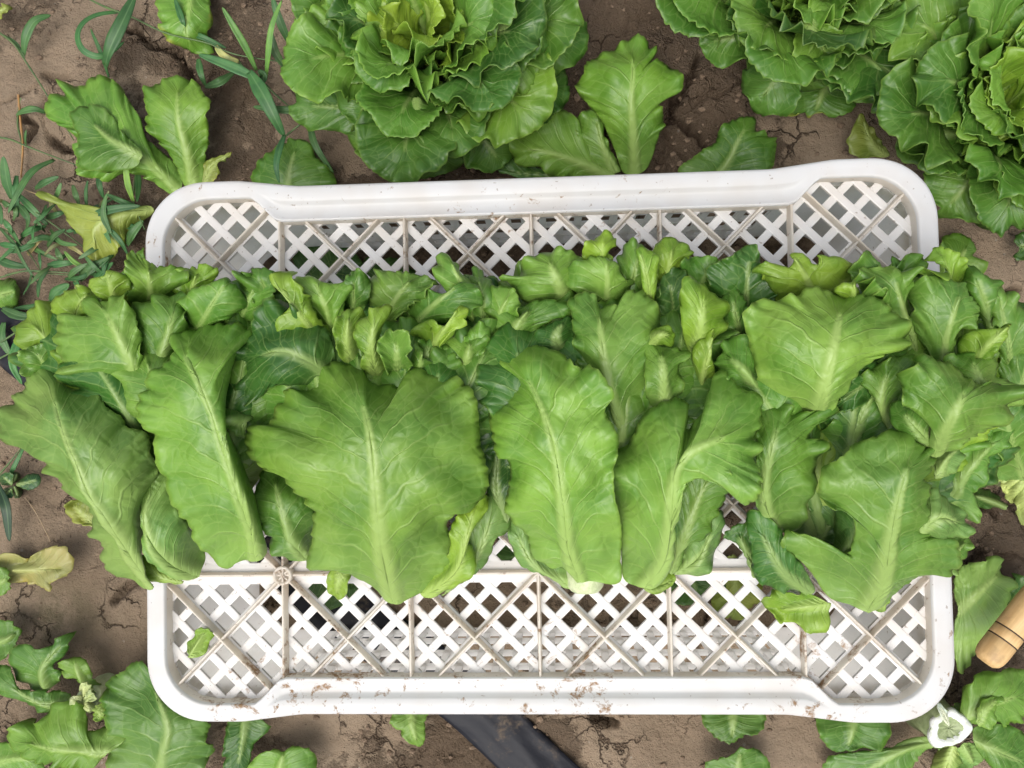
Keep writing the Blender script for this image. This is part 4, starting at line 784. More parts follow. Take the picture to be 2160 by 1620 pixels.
T(p1, 'E', [(1160, 1060, .006), (1215, 950, .018), (1330, 876, .022)], [(1165, 1000), (1170, 930), (1232, 900), (1335, 872), (1262, 930), (1250, 975), (1215, 1040)], 'yel', 704, eo=(0, 0), decay=.35, ruf=.002)
def loose(px, py, label, group='lettuce leaves lying on the soil'): return plant(px, py, 'lettuce_leaf', label, 'leaf', group)
def single(label, *a, **k):                              # one fallen leaf: the mesh itself is the thing
    o = T(None, *a, **k); o.name = 'lettuce_leaf'; return tag(o, label, 'leaf', 'lettuce leaves lying on the soil')
single('rounded green leaf with a yellowing corner half under the rim beside a long grass blade', 'E', [(1640, 1180, .006), (1650, 980, .018), (1690, 825, .02)], [(1450, 1060), (1440, 980), (1490, 910), (1560, 850), (1600, 800), (1720, 795), (1780, 840), (1792, 890), (1850, 930), (1910, 1020), (1900, 1070), (1700, 1180)], 'bg', 711, eo=(-.008, -.008), ruf=.003, decay=.22)
single('yellowing leaf with brown tip lying across the cracked soil under a grass stem', 'E', [(1080, -220, .01), (1085, 20, .026), (1060, 180, .024), (1120, 290, .012)], [(920, -180), (885, 0), (910, 60), (930, 170), (950, 230), (1050, 270), (1100, 300), (1180, 312), (1215, 290), (1182, 200), (1210, 130), (1192, 0), (1200, -180)], 'bgl', 712, eo=(-.004, -.010), ruf=.004, decay=.36)
single('wilted twisted yellow-green leaf tangled in the grass weeds', 'E', [(885, 1195, .01), (700, 1225, .024), (540, 1300, .028), (560, 1440, .018)], [(870, 1180), (780, 1180), (600, 1230), (500, 1250), (400, 1200), (330, 1130), (235, 1090), (230, 1125), (300, 1145), (360, 1230), (432, 1310), (480, 1370), (490, 1440), (520, 1482), (600, 1490), (692, 1420), (722, 1330), (790, 1270), (870, 1220)], 'yel', 713, eo=(-.004, -.012), ruf=.004, decay=.22)
single('narrow pale green leaf squeezed between crate wall and grass weeds', 'E', [(780, 1640, .008), (760, 1530, .014), (800, 1425, .016)], [(690, 1640), (700, 1540), (760, 1460), (812, 1410), (830, 1500), (820, 1640)], 'bgl', 714, eo=(0, 0), ruf=.002)
single('small yellow leaf scrap beside the thin grass stems on bare soil', 'E', [(-60, 80, .006), (0, 75, .014), (60, 50, .014)], [(-50, 110), (0, 112), (40, 98), (66, 60), (50, 36), (0, 40), (-60, 30)], 'yel', 715, eo=(0, 0), ruf=.003, decay=.3)
p2 = plant(1310, 375, 'trimmed_lettuce', 'trimmed lettuce stump with one tall broad leaf and one sideways leaf behind the crate rim', 'lettuce stump')
T(p2, 'F', [(1870, 890, .010), (1862, 700, .036), (1852, 520, .056), (1860, 350, .06), (1850, 220, .05)], [(1810, 870), (1762, 740), (1702, 610), (1610, 500), (1562, 430), (1620, 380), (1612, 340), (1682, 282), (1722, 262), (1800, 212), (1880, 172), (1960, 230), (1972, 290), (1930, 312), (2002, 315), (2072, 340), (2106, 400), (2100, 470), (2010, 490), (2000, 560), (2040, 590), (1992, 660), (1972, 740), (1932, 850)], 'bgl', 721, eo=(-.012, -.012), ruf=.006, ribw=.006)
T(p2, 'F', [(1770, 905, .008), (1570, 815, .028), (1410, 768, .04), (1265, 760, .036)], [(1700, 930), (1500, 900), (1420, 880), (1392, 842), (1290, 842), (1252, 790), (1240, 700), (1270, 670), (1222, 620), (1225, 560), (1280, 530), (1360, 510), (1450, 510), (1532, 560), (1590, 640), (1640, 760), (1740, 850)], 'bgl', 722, eo=(-.010, -.006), ruf=.006, ribw=.006)
T(p2, 'F', [(1770, 880, .008), (1705, 735, .026), (1665, 580, .032)], [(1720, 870), (1650, 832), (1592, 742), (1570, 622), (1640, 560), (1685, 600), (1735, 740), (1795, 860)], 'bgl', 723, eo=(-.004, -.004), ruf=.005)
T(p2, 'F', [(1700, 900, .006), (1300, 880, .014), (1150, 840, .012)], [(1400, 920), (1240, 890), (1150, 850), (1180, 760), (1300, 800), (1420, 860)], 'bgd', 724, eo=(0, 0), ruf=.004)
single('pointed green leaf with a pale vein rising behind the rim next to a soil crack', 'G', [(240, 1080, .006), (360, 930, .02), (430, 790, .026), (490, 685, .024)], [(80, 975), (200, 872), (300, 802), (322, 732), (400, 690), (450, 670), (522, 670), (532, 740), (580, 770), (632, 750), (636, 832), (605, 970), (450, 1060)], 'bg', 731, eo=(-.006, -.008), ruf=.004)
single('old leaf with a brown scorched spot lying between the two growing lettuces', 'G', [(950, 440, .008), (900, 540, .016), (860, 650, .010)], [(820, 470), (720, 580), (685, 640), (740, 670), (800, 630), (840, 662), (880, 640), (980, 668), (1060, 640), (1085, 580), (1040, 480)], 'bg', 732, eo=(0, 0), ruf=.004, decay=.32)
single('small yellow-spotted leaf tip poking up behind the rounded crate corner', 'G', [(1260, 900, .006), (1170, 800, .018), (1120, 660, .022)], [(1080, 890), (1050, 830), (1045, 800), (1080, 720), (1120, 650), (1150, 690), (1220, 780), (1280, 880)], 'yel', 733, eo=(0, 0), ruf=.003, decay=.26)
single('light green leaf with a brown hole on its edge beside the crate corner', 'G', [(1560, 1640, .006), (1660, 1520, .018), (1740, 1380, .018)], [(1560, 1500), (1570, 1380), (1640, 1330), (1720, 1340), (1780, 1420), (1760, 1440), (1815, 1480), (1832, 1560), (1820, 1620), (1740, 1700), (1600, 1700)], 'bgl', 734, eo=(-.004, -.004), ruf=.004, decay=.26)
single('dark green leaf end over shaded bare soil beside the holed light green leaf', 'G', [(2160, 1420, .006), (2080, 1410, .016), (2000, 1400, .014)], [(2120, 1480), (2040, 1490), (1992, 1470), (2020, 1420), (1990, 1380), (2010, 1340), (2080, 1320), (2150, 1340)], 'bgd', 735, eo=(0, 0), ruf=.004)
# stump with pale cut petioles, at the end of the row of cut heads
def stump(parent, px, py, r, hgt, col, wet=None):
    V, F = lathe([(r * 1.25, -.006), (r * 1.05, hgt * .5), (r, hgt), (r * .9, hgt + .0012), (r * .62, hgt + .0004), (r * .5, hgt - .0012), (.0004, hgt - .001)], 26)
    rng = random.Random(int(px)); ph = [rng.uniform(0, 6) for _ in range(3)]
    V = [(x * (1 + .12 * math.sin(2 * math.atan2(y, x) + ph[0]) + .07 * math.sin(5 * math.atan2(y, x) + ph[1])), y * (1 + .1 * math.sin(3 * math.atan2(y, x) + ph[2])), z + .0006 * math.sin(9 * math.atan2(y, x))) for x, y, z in V]
    o = mesh_obj('stump', V, F, M_STUMP); c = at(px, py, hgt); o.location = (c[0], c[1], gz(c[0], c[1])); o.color = (*col, 1); put(o, parent)
    if wet:
        V, F = lathe([(r * .58, hgt - .0004), (r * .72, hgt + .0022), (r * .98, hgt + .0022), (r * 1.10, hgt - .0015), (r * 1.0, hgt - .003)], 40)
        W = []
        for x, y, z in V:
            a = math.atan2(y, x); k = (1 + .12 * math.sin(2 * a + ph[0]) + .07 * math.sin(3 * a + ph[1])) * (1 + .05 * math.sin(5 * a + 1) + .03 * math.sin(9 * a + 2)); W.append((x * k, y * k, z + .0004 * math.sin(11 * a)))
        q = mesh_obj('sap_ring', W, F, M_STUMP); q.color = (.85, .86, .85, 1); q.parent = o
    return o
p3 = plant(2150, 1000, 'trimmed_lettuce', 'trimmed lettuce stump of bare pale petioles splayed like a star on the soil', 'lettuce stump')
stump(p3, 2165, 1000, .014, .03, (.45, .5, .25))
for i, (tx, ty, wd) in enumerate([(2100, 955, 30), (2075, 995, 34), (2110, 1030, 30), (2132, 1060, 34), (2150, 930, 34), (2158, 1110, 40)]):
    quick('P', (2165, 1000, .026), (tx, ty, .014), wd, (.42, .52, .17), p3, 740 + i, hb=.008, z0=0, ruf=.002, rib=.004, ribw=.007, eo=(-.004, -.004), dens=1.6)
quick('P', (2120, 1070, .006), (2050, 1035, .008), 40, 'bgd', p3, 748, z0=0, ruf=.003)
# lower left clump
p4 = plant(175, 1475, 'trimmed_lettuce', 'trimmed lettuce stump with a torn white cut among broad leaves near the crate corner', 'lettuce stump')
stump(p4, 178, 1478, .013, .026, (.55, .62, .35), None)
T(p4, 'H', [(690, 1395, .03), (460, 1388, .042), (290, 1370, .042), (120, 1325, .03)], [(640, 1440), (560, 1520), (400, 1500), (250, 1470), (150, 1420), (50, 1340), (70, 1260), (130, 1205), (220, 1220), (290, 1170), (330, 1090), (400, 1080), (500, 1070), (550, 1150), (560, 1262), (642, 1250), (720, 1215), (735, 1262), (792, 1290), (796, 1322), (720, 1380)], 'bgl', 751, eo=(-.010, -.010), ruf=.005, ribw=.006)
T(p4, 'H', [(1010, 1580, .012), (1035, 1400, .03), (1060, 1220, .036), (940, 930, .03)], [(760, 1560), (660, 1450), (690, 1250), (650, 1060), (690, 940), (780, 890), (830, 840), (920, 832), (1010, 950), (1110, 1080), (1320, 1210), (1300, 1300), (1352, 1410), (1300, 1440), (1280, 1560), (1120, 1600)], 'bg', 752, eo=(-.006, -.012), ruf=.005, ribw=.006)
T(p4, 'H', [(300, 1010, .012), (270, 870, .026), (420, 690, .028)], [(180, 1000), (90, 900), (60, 762), (180, 710), (230, 742), (330, 730), (372, 680), (452, 645), (442, 720), (402, 790), (330, 850), (400, 920)], 'bg', 753, eo=(-.004, -.006), ruf=.005, decay=.1)
T(p4, 'H', [(470, 1080, .012), (250, 1090, .022), (50, 950, .024)], [(380, 1130), (250, 1142), (130, 1062), (-20, 1000), (-20, 862), (70, 860), (92, 930), (130, 1000), (260, 1010), (420, 1020)], 'bg', 754, eo=(-.004, -.002), ruf=.004, decay=.1)
T(p4, 'H', [(560, 1010, .014), (500, 910, .024), (470, 810, .024)], [(470, 960), (420, 920), (370, 842), (490, 800), (560, 840), (590, 920), (632, 950), (620, 1020)], 'bgl', 755, eo=(-.004, -.004), ruf=.004, decay=.18)
T(p4, 'H', [(600, 1100, .02), (640, 1140, .03), (620, 1190, .03)], [(660, 1090), (670, 1130), (640, 1195), (600, 1190), (595, 1130)], 'top', 756, eo=(0, 0), ruf=.002)
for i, (tx, ty, wd) in enumerate([(180, 1440, 26), (205, 1460, 26), (190, 1500, 26), (158, 1470, 26)]):
    quick('P', (178, 1478, .024), (tx, ty, .038), wd, (.55, .62, .33), p4, 757 + i, z0=0, ruf=.002, rib=.003, dens=1.6)
single('small curled green leaf on soil between the dead yellow leaf and the torn stump', 'H', [(-60, 700, .006), (30, 690, .016), (100, 640, .016)], [(-40, 800), (20, 815), (80, 740), (115, 640), (85, 580), (30, 570), (-50, 580)], 'bg', 761, eo=(0, 0), ruf=.004)
single('plain green leaf partly under the pale-veined leaf of the torn stump', 'H', [(-60, 1470, .006), (100, 1440, .018), (230, 1450, .018)], [(-60, 1560), (100, 1580), (270, 1540), (260, 1450), (170, 1360), (60, 1340), (-60, 1360)], 'bgl', 762, eo=(-.004, -.004), ruf=.003)
single('sliver of bright green leaf next to the yellow dead leaf', 'H', [(-50, 330, .006), (10, 320, .016), (50, 300, .016)], [(-50, 420), (0, 412), (55, 360), (58, 280), (20, 225), (-50, 210)], 'bgl', 763, eo=(0, 0), ruf=.002)
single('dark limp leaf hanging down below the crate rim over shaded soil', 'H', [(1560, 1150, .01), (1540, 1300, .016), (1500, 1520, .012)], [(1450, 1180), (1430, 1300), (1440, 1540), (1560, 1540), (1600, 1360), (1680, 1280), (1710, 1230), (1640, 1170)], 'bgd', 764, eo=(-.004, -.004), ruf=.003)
single('rounded green leaf lying alone on soil below the crate between stump and hose', 'H', [(1760, 1600, .006), (1770, 1500, .018), (1800, 1390, .02)], [(1560, 1560), (1580, 1480), (1660, 1400), (1740, 1385), (1800, 1400), (1850, 1365), (1960, 1390), (2000, 1500), (1980, 1580)], 'bgl', 765, eo=(-.004, -.004), ruf=.004)
o = single('dead yellow leaf with brown rotten middle lying flat on bare soil', 'H', [(-30, 250, .006), (150, 245, .010), (460, 235, .012)], [(0, 300), (40, 330), (180, 332), (260, 345), (345, 376), (325, 330), (400, 290), (470, 245), (445, 112), (330, 98), (210, 150), (140, 200), (100, 150), (20, 140), (-30, 190)], (.38, .34, .13), 766, eo=(-.003, .006), ruf=.003, decay=.42)
# below the crate
single('curled pale leaf emerging from under the rim beside the black hose', 'I', [(620, 1000, .006), (620, 1110, .014), (650, 1220, .012)], [(530, 1010), (500, 1090), (545, 1130), (580, 1180), (650, 1232), (690, 1190), (690, 1080), (720, 1020)], 'bgl', 771, eo=(0, -.004), ruf=.003)
single('green leaf half hidden by the rim on bare soil between hose and sap stump', 'J', [(500, 1000, .006), (500, 1100, .014), (490, 1195, .012)], [(350, 1020), (330, 1090), (370, 1140), (420, 1180), (500, 1200), (560, 1160), (660, 1130), (690, 1070), (650, 1000)], 'bg', 772, eo=(0, 0), ruf=.003, decay=.14)
single('rounded leaf lying on open soil between the hose and the long olive leaf', 'J', [(540, 1440, .006), (530, 1340, .016), (550, 1240, .016)], [(360, 1440), (345, 1330), (420, 1300), (510, 1270), (550, 1232), (630, 1250), (700, 1300), (720, 1380), (690, 1450)], 'bg', 773, eo=(0, 0), ruf=.003, decay=.1)
single('grey-green spotted leaf tucked under the rim near the white sap stump', 'J', [(1180, 1020, .006), (1180, 1140, .016), (1150, 1250, .014)], [(1000, 1040), (975, 1120), (1020, 1200), (1090, 1260), (1200, 1240), (1340, 1240), (1390, 1150), (1370, 1050)], 'bg', 774, eo=(0, 0), ruf=.003, decay=.22)
single('long olive leaf with pale midrib spotted brown lying beside the sap stump', 'J', [(1640, 1190, .02), (1480, 1240, .024), (1320, 1330, .018), (1200, 1420, .01)], [(1600, 1165), (1480, 1200), (1380, 1240), (1120, 1265), (1040, 1300), (1020, 1370), (1100, 1440), (1300, 1430), (1450, 1400), (1560, 1300), (1630, 1230)], 'bg', 775, eo=(-.004, -.004), ruf=.004, decay=.24, ribw=.007)
p5 = plant(2012, 1545, 'trimmed_lettuce', 'fresh cut lettuce stump with a ring of white sap beside the crate corner', 'lettuce stump')
stump(p5, 2012, 1545, .0165, .046, (.30, .36, .18), True)
s_ = quick('P', (2000, 1530, .049), (1982, 1486, .046), 16, (.85, .86, .85), p5, 770, z0=0, ruf=.0, rib=.001, eo=(0, 0), hb=.0, name='sap_drip')
for i, (tx, ty, wd, c) in enumerate([(1940, 1510, 50, (.42, .50, .15)), (1990, 1640, 60, (.36, .47, .13)), (2060, 1620, 70, 'pale'), (2040, 1490, 50, 'pale'), (1960, 1560, 50, 'pale')]):
    quick('P', (2012 + (tx - 2012) * .25, 1545 + (ty - 1545) * .25, .026), (tx, ty, .018), wd, c, p5, 781 + i, hb=.004, z0=0, ruf=.003, rib=.004, ribw=.007)
T(p5, 'J', [(1790, 1080, .028), (1950, 990, .04), (2160, 930, .036)], [(1800, 1000), (1850, 850), (1980, 800), (2120, 790), (2260, 830), (2280, 950), (2200, 1040), (2060, 1110), (1900, 1100)], 'bgl', 786, eo=(-.006, -.010), ruf=.006, ribw=.006)
T(p5, 'J', [(1860, 1180, .028), (2000, 1250, .034), (2180, 1330, .026)], [(1880, 1110), (2000, 1090), (2160, 1150), (2260, 1300), (2200, 1420), (2050, 1400), (1920, 1280)], 'bg', 787, eo=(-.004, -.004), ruf=.005, ribw=.006)
T(p5, 'J', [(1880, 1080, .04), (1940, 1010, .046), (2020, 950, .042)], [(1890, 1020), (1930, 960), (2030, 942), (1990, 1020), (1970, 1105), (1900, 1105)], 'bgl', 788, eo=(-.002, -.002), ruf=.002)
T(p5, 'J', [(1780, 450, .016), (1890, 360, .03), (2030, 230, .028)], [(1760, 300), (1800, 210), (1930, 170), (2000, 142), (2035, 165), (2020, 240), (2120, 290), (2090, 360), (2090, 400), (2040, 430), (2030, 520), (1950, 610), (1920, 680), (1850, 780), (1790, 810), (1760, 600)], 'pale', 789, eo=(-.006, -.010), ruf=.003, ribw=.006)
single('green leaf under the wooden knife handle at the edge of the soil', 'J', [(2220, 330, .006), (2130, 380, .014), (2060, 440, .012)], [(2240, 440), (2140, 470), (2050, 560), (1990, 640), (1960, 700), (2000, 560), (2060, 400), (2080, 280), (2130, 250), (2240, 260)], 'bgd', 790, eo=(0, 0), ruf=.004)
# leaves on the soil below the crate floor, seen through the lattice
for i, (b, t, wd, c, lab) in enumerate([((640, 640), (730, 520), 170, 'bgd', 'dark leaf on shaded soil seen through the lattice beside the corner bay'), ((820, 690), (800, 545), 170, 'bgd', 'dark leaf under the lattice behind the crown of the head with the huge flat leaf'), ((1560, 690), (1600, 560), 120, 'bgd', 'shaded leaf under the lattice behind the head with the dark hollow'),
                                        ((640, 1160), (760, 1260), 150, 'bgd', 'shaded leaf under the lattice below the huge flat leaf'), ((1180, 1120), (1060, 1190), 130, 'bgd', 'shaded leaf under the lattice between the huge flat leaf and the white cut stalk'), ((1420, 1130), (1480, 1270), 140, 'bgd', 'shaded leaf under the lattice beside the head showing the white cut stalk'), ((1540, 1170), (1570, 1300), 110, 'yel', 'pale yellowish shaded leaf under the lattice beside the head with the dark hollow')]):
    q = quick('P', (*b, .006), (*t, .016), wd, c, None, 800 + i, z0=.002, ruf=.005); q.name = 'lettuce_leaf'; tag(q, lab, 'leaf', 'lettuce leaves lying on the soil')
# torn scrap on the lattice
q = traced('H', [(1200, 790, .004), (1250, 710, .005), (1300, 630, .004)], [(1172, 740), (1180, 710), (1225, 670), (1235, 625), (1325, 617), (1335, 680), (1300, 725), (1290, 775), (1250, 802), (1185, 795)], 'top', None, 820, eo=(0, 0), z0=HT - .006, ruf=.001, rib=.0004, dens=2)
q.name = 'leaf_scrap'; tag(q, 'small torn bright green leaf scrap lying on the crate lattice ribs', 'leaf scrap')

# ------------------------------------------------------------------ hose, knife
def ribbon(name, pts, wd, parent=None, mat=None, color=(.05, .14, .045), fold=.14, seed=0, th=.0003, n=26):
    """narrow grass blade along pts (world), pointed, creased along its middle, twisting a little"""
    rng = random.Random(seed); c = smooth_curve(np.array(pts), n); t = np.gradient(c, axis=0); t /= np.linalg.norm(t, axis=1, keepdims=True) + 1e-9
    u = np.linspace(0, 1, n); w_ = wd * np.clip(.45 + 1.6 * u, 0, 1) * np.sqrt(np.clip(1 - u ** 2.6, 0, 1)); w_[-1] = 0
    side = np.cross(t, [0, 0, 1]); side /= np.linalg.norm(side, axis=1, keepdims=True) + 1e-9; upv = np.cross(side, t)
    tw = rng.uniform(-.25, .25) + rng.uniform(-.4, .4) * u
    sd = side * np.cos(tw)[:, None] + upv * np.sin(tw)[:, None]; un_ = np.cross(sd, t)
    V = []; q = (-1, -.5, 0, .5, 1)
    for k in q: V.append(c + sd * (w_ * .5 * k)[:, None] + un_ * (w_ * fold * abs(k))[:, None])
    V = np.stack(V, 1).reshape(-1, 3); m = len(q); F = [(i * m + j, i * m + j + 1, (i + 1) * m + j + 1, (i + 1) * m + j) for i in range(n - 1) for j in range(m - 1)]
    o = mesh_obj(name, V - c[0], F, mat or M_GRASS); o.location = c[0]
    li = np.empty(len(o.data.loops), np.int32); o.data.loops.foreach_get('vertex_index', li)
    uvv = np.stack([np.tile(np.linspace(0, 1, m), n), np.repeat(u, m)], 1); o.data.uv_layers.new(name='vein').data.foreach_set('uv', uvv[li].ravel())
    o.modifiers.new('thickness', 'SOLIDIFY').thickness = th
    j = rng.uniform(.8, 1.25); o.color = (color[0] * j * rng.uniform(.8, 1.25), color[1] * j, color[2] * j, 1)
    if parent: put(o, parent)
    return o
def tube(name, pts, rad, mat, parent=None, color=(.06, .14, .05), n=30, k=8, flat=1.0, taper=.5):
    c = smooth_curve(np.array(pts), n); t = np.gradient(c, axis=0); t /= np.linalg.norm(t, axis=1, keepdims=True)
    s = np.cross(t, [0, 0, 1.0]); s /= np.linalg.norm(s, axis=1, keepdims=True) + 1e-9; b = np.cross(s, t); V = []
    rr = rad * (1 - (1 - taper) * np.linspace(0, 1, n)) * (1 + .25 * (np.arange(n) % 9 == 4))
    for j in range(k): a = 2 * math.pi * j / k; V.append(c + s * (rr * math.cos(a))[:, None] + b * (rr * math.sin(a) * flat)[:, None])
    V = np.stack(V, 1).reshape(-1, 3); F = [(i * k + j, i * k + (j + 1) % k, (i + 1) * k + (j + 1) % k, (i + 1) * k + j) for i in range(n - 1) for j in range(k)] + [tuple(range(k)), tuple(range(n * k - 1, n * k - k - 1, -1))]
    o = mesh_obj(name, V - c[0], F, mat); o.location = c[0]; o.color = (*color, 1)
    if parent: put(o, parent)
    return o
def build_hose():
    a, b = at(-155, 570, 0)[:2], at(1305, 1760, 0)[:2]; n = 120; rng = random.Random(3); d = (b - a) / np.linalg.norm(b - a); nr = np.array([-d[1], d[0]])
    u = np.linspace(0, 1, n); c = a + np.outer(u, b - a) + np.outer(wob(u, rng, .5) * .004, nr); zg = np.array([gz(*p) for p in c]); zg = np.convolve(np.pad(zg, 6, 'edge'), np.ones(13) / 13, 'valid')
    V = []; q = np.linspace(-1, 1, 15); W = .0285
    for k, v in enumerate(q):
        hh = .0042 * (1 - abs(v) ** 2.4) + .0012 * np.sin(v * 5 + u * 9) * (1 - v * v) + .0008 * wob(u, random.Random(k), .08)
        V.append(np.c_[c + nr * v * W, zg + .006 + hh])
    for k, v in enumerate(q[::-1]): V.append(np.c_[c + nr * v * W * .98, zg + .003 - .002 * (1 - v * v)])
    V = np.stack(V, 1); m = V.shape[1]; F = [(i * m + j, i * m + (j + 1) % m, (i + 1) * m + (j + 1) % m, (i + 1) * m + j) for i in range(n - 1) for j in range(m)]
    o = mesh_obj('irrigation_hose', V.reshape(-1, 3), F, M_HOSE); tag(o, 'flat black irrigation hose dusted with soil running under the crate', 'hose')
build_hose()
def build_knife():
    e0, e1 = at(2078, 1396, .066), at(2200, 1243, .066); ax = (e1 - e0); L0 = np.linalg.norm(ax); ax /= L0
    root = empty('harvest_knife', tuple(e0)); tag(root, 'pale wooden round tool handle with thin dark rings lying over leaves beside the crate', 'knife')
    R = .0126; prof = [(.0005, -.001), (R * .55, -.0005), (R * .82, .0022), (R * .95, .006), (R, .012)]
    z = .018
    rings = [.024, .034]
    for g in rings: prof += [(R, g - .0007), (R * .955, g - .0002), (R * .955, g + .0002), (R, g + .0007)]
    prof += [(R * 1.02, .065), (R * .96, .09), (R * .84, .112), (R * .8, .118), (.001, .118)]
    V, F = lathe(prof, 36); o = mesh_obj('handle', V, F, M_WOOD)
    from mathutils import Vector
    rot = Vector(ax).to_track_quat('Z', 'Y').to_euler(); root.rotation_euler = rot; o.parent = root
    for g in rings:
        V, F = lathe([(R * .99, g - .0007), (R * 1.004, g - .0005), (R * 1.004, g + .0005), (R * .99, g + .0007)], 36); mesh_obj('ring_groove', V, F, M_GROOVE, root)
    V, F = lathe([(R * .8, .118), (R * .82, .119), (R * .82, .134), (R * .6, .135), (.001, .135)], 30); mesh_obj('ferrule', V, F, M_STEEL, root)
    V = [(x, y, z) for x in (-.0008, .0008) for y, z in ((-.009, .134), (.009, .134), (.012, .20), (.004, .25), (-.010, .255), (-.011, .2))]
    F = [tuple(range(5, -1, -1)), tuple(range(6, 12))] + [(k, (k + 1) % 6, (k + 1) % 6 + 6, k + 6) for k in range(6)]; mesh_obj('blade', V, F, M_STEEL, root, smooth=False)
build_knife()

# ------------------------------------------------------------------ grass weeds
GD, GB = (.042, .125, .036), (.11, .26, .05)
def w3(view, pts, h):
    p = vp(view, pts); hh = np.linspace(h[0], h[1], len(p)) + h[2] * np.sin(np.linspace(0, math.pi, len(p)))
    q = at(p[:, 0], p[:, 1], hh)
    return q
def weed(name, label, view, stems, blades, seed=0, rs=.0011):
    s0 = w3(view, stems[0][0] if stems else blades[0][0], (.004, .004, 0))[0]; root = empty(name, (s0[0], s0[1], gz(s0[0], s0[1]))); tag(root, label, 'weed', 'grass weeds')
    for i, (pts, h) in enumerate(stems): tube('stem', w3(view, pts, h), rs, M_GRASS, root, (.085, .15, .055))
    for i, (pts, wd, h, *c) in enumerate(blades):
        ribbon('blade', w3(view, pts, h), wd / VIEW[view][2] * .00048, root, color=c[0] if c else GD, seed=seed * 100 + i)
    return root
weed('grass_weed', 'long thin grass runner crossing the bare soil toward the stump with paddle leaves', 'E', [([(-30, 170), (70, 240), (140, 340), (270, 545), (420, 800)], (.008, .006, .012))],
     [([(135, 310), (150, 210), (200, 120), (290, 85)], 55, (.012, .02, .01)), ([(260, 640), (200, 622), (140, 632), (90, 655)], 44, (.008, .006, .008)), ([(140, 330), (90, 250), (0, 190)], 24, (.012, .01, .004)), ([(150, 830), (145, 790), (150, 740)], 26, (.008, .02, .0))], 1)
weed('grass_weed', 'grass weed with a wide blade and a curled loop blade across the soil crack', 'E', [([(480, -20), (600, 40), (740, 92), (950, 190), (1180, 245), (1340, 310), (1640, 358)], (.02, .012, .012)), ([(620, 440), (600, 370), (570, 290), (520, 165)], (.006, .03, .0))],
     [([(680, 68), (560, 85), (480, 130), (445, 205), (475, 285), (560, 322), (640, 290), (710, 235)], 44, (.02, .018, .018)), ([(600, 375), (625, 280), (690, 140), (770, -30)], 78, (.03, .045, .01)), ([(620, 440), (575, 300), (515, 165)], 26, (.008, .03, .006)), ([(1060, 180), (1040, 120), (995, -10)], 36, (.018, .03, .01)), ([(1070, 185), (1160, 215), (1290, 275)], 34, (.018, .012, .006)), ([(1360, 350), (1290, 330), (1240, 280), (1235, 255)], 44, (.016, .02, .004), (.32, .36, .13))], 2)
weed('grass_weed', 'upright bunch of bright and dark grass blades beside the big growing lettuce', 'E', [([(1500, 470), (1560, 530), (1640, 600), (1700, 650)], (.012, .008, .0)), ([(1620, 780), (1720, 700), (1840, 615)], (.006, .01, .006)), ([(1350, 340), (1440, 440), (1510, 480)], (.012, .014, .004))],
     [([(1460, 400), (1400, 270), (1330, 150), (1265, 40)], 42, (.014, .05, .006), GB), ([(1515, 450), (1530, 300), (1550, 150), (1605, 0)], 38, (.012, .05, .01), GB), ([(1670, 280), (1620, 180), (1575, 60), (1550, -20)], 52, (.01, .04, .008)), ([(1540, 180), (1570, 300), (1640, 405)], 52, (.03, .01, .004)), ([(1510, 500), (1440, 440), (1290, 370), (1130, 310)], 64, (.014, .02, .012), (.06, .16, .06)), ([(1420, 410), (1500, 540), (1560, 660), (1620, 780)], 90, (.03, .014, .012)), ([(1330, 415), (1250, 470), (1165, 495)], 56, (.012, .012, .01)), ([(1130, 335), (1145, 420), (1175, 495)], 42, (.014, .01, .006)), ([(1800, 625), (1620, 628), (1440, 608)], 46, (.01, .012, .01)), ([(1760, 690), (1800, 830), (1900, 985)], 48, (.012, .01, .014)), ([(1620, 770), (1590, 860), (1575, 950), (1590, 1045)], 44, (.016, .03, .016), (.06, .17, .06)), ([(1500, 470), (1500, 430), (1470, 400)], 50, (.02, .03, 0))], 3)
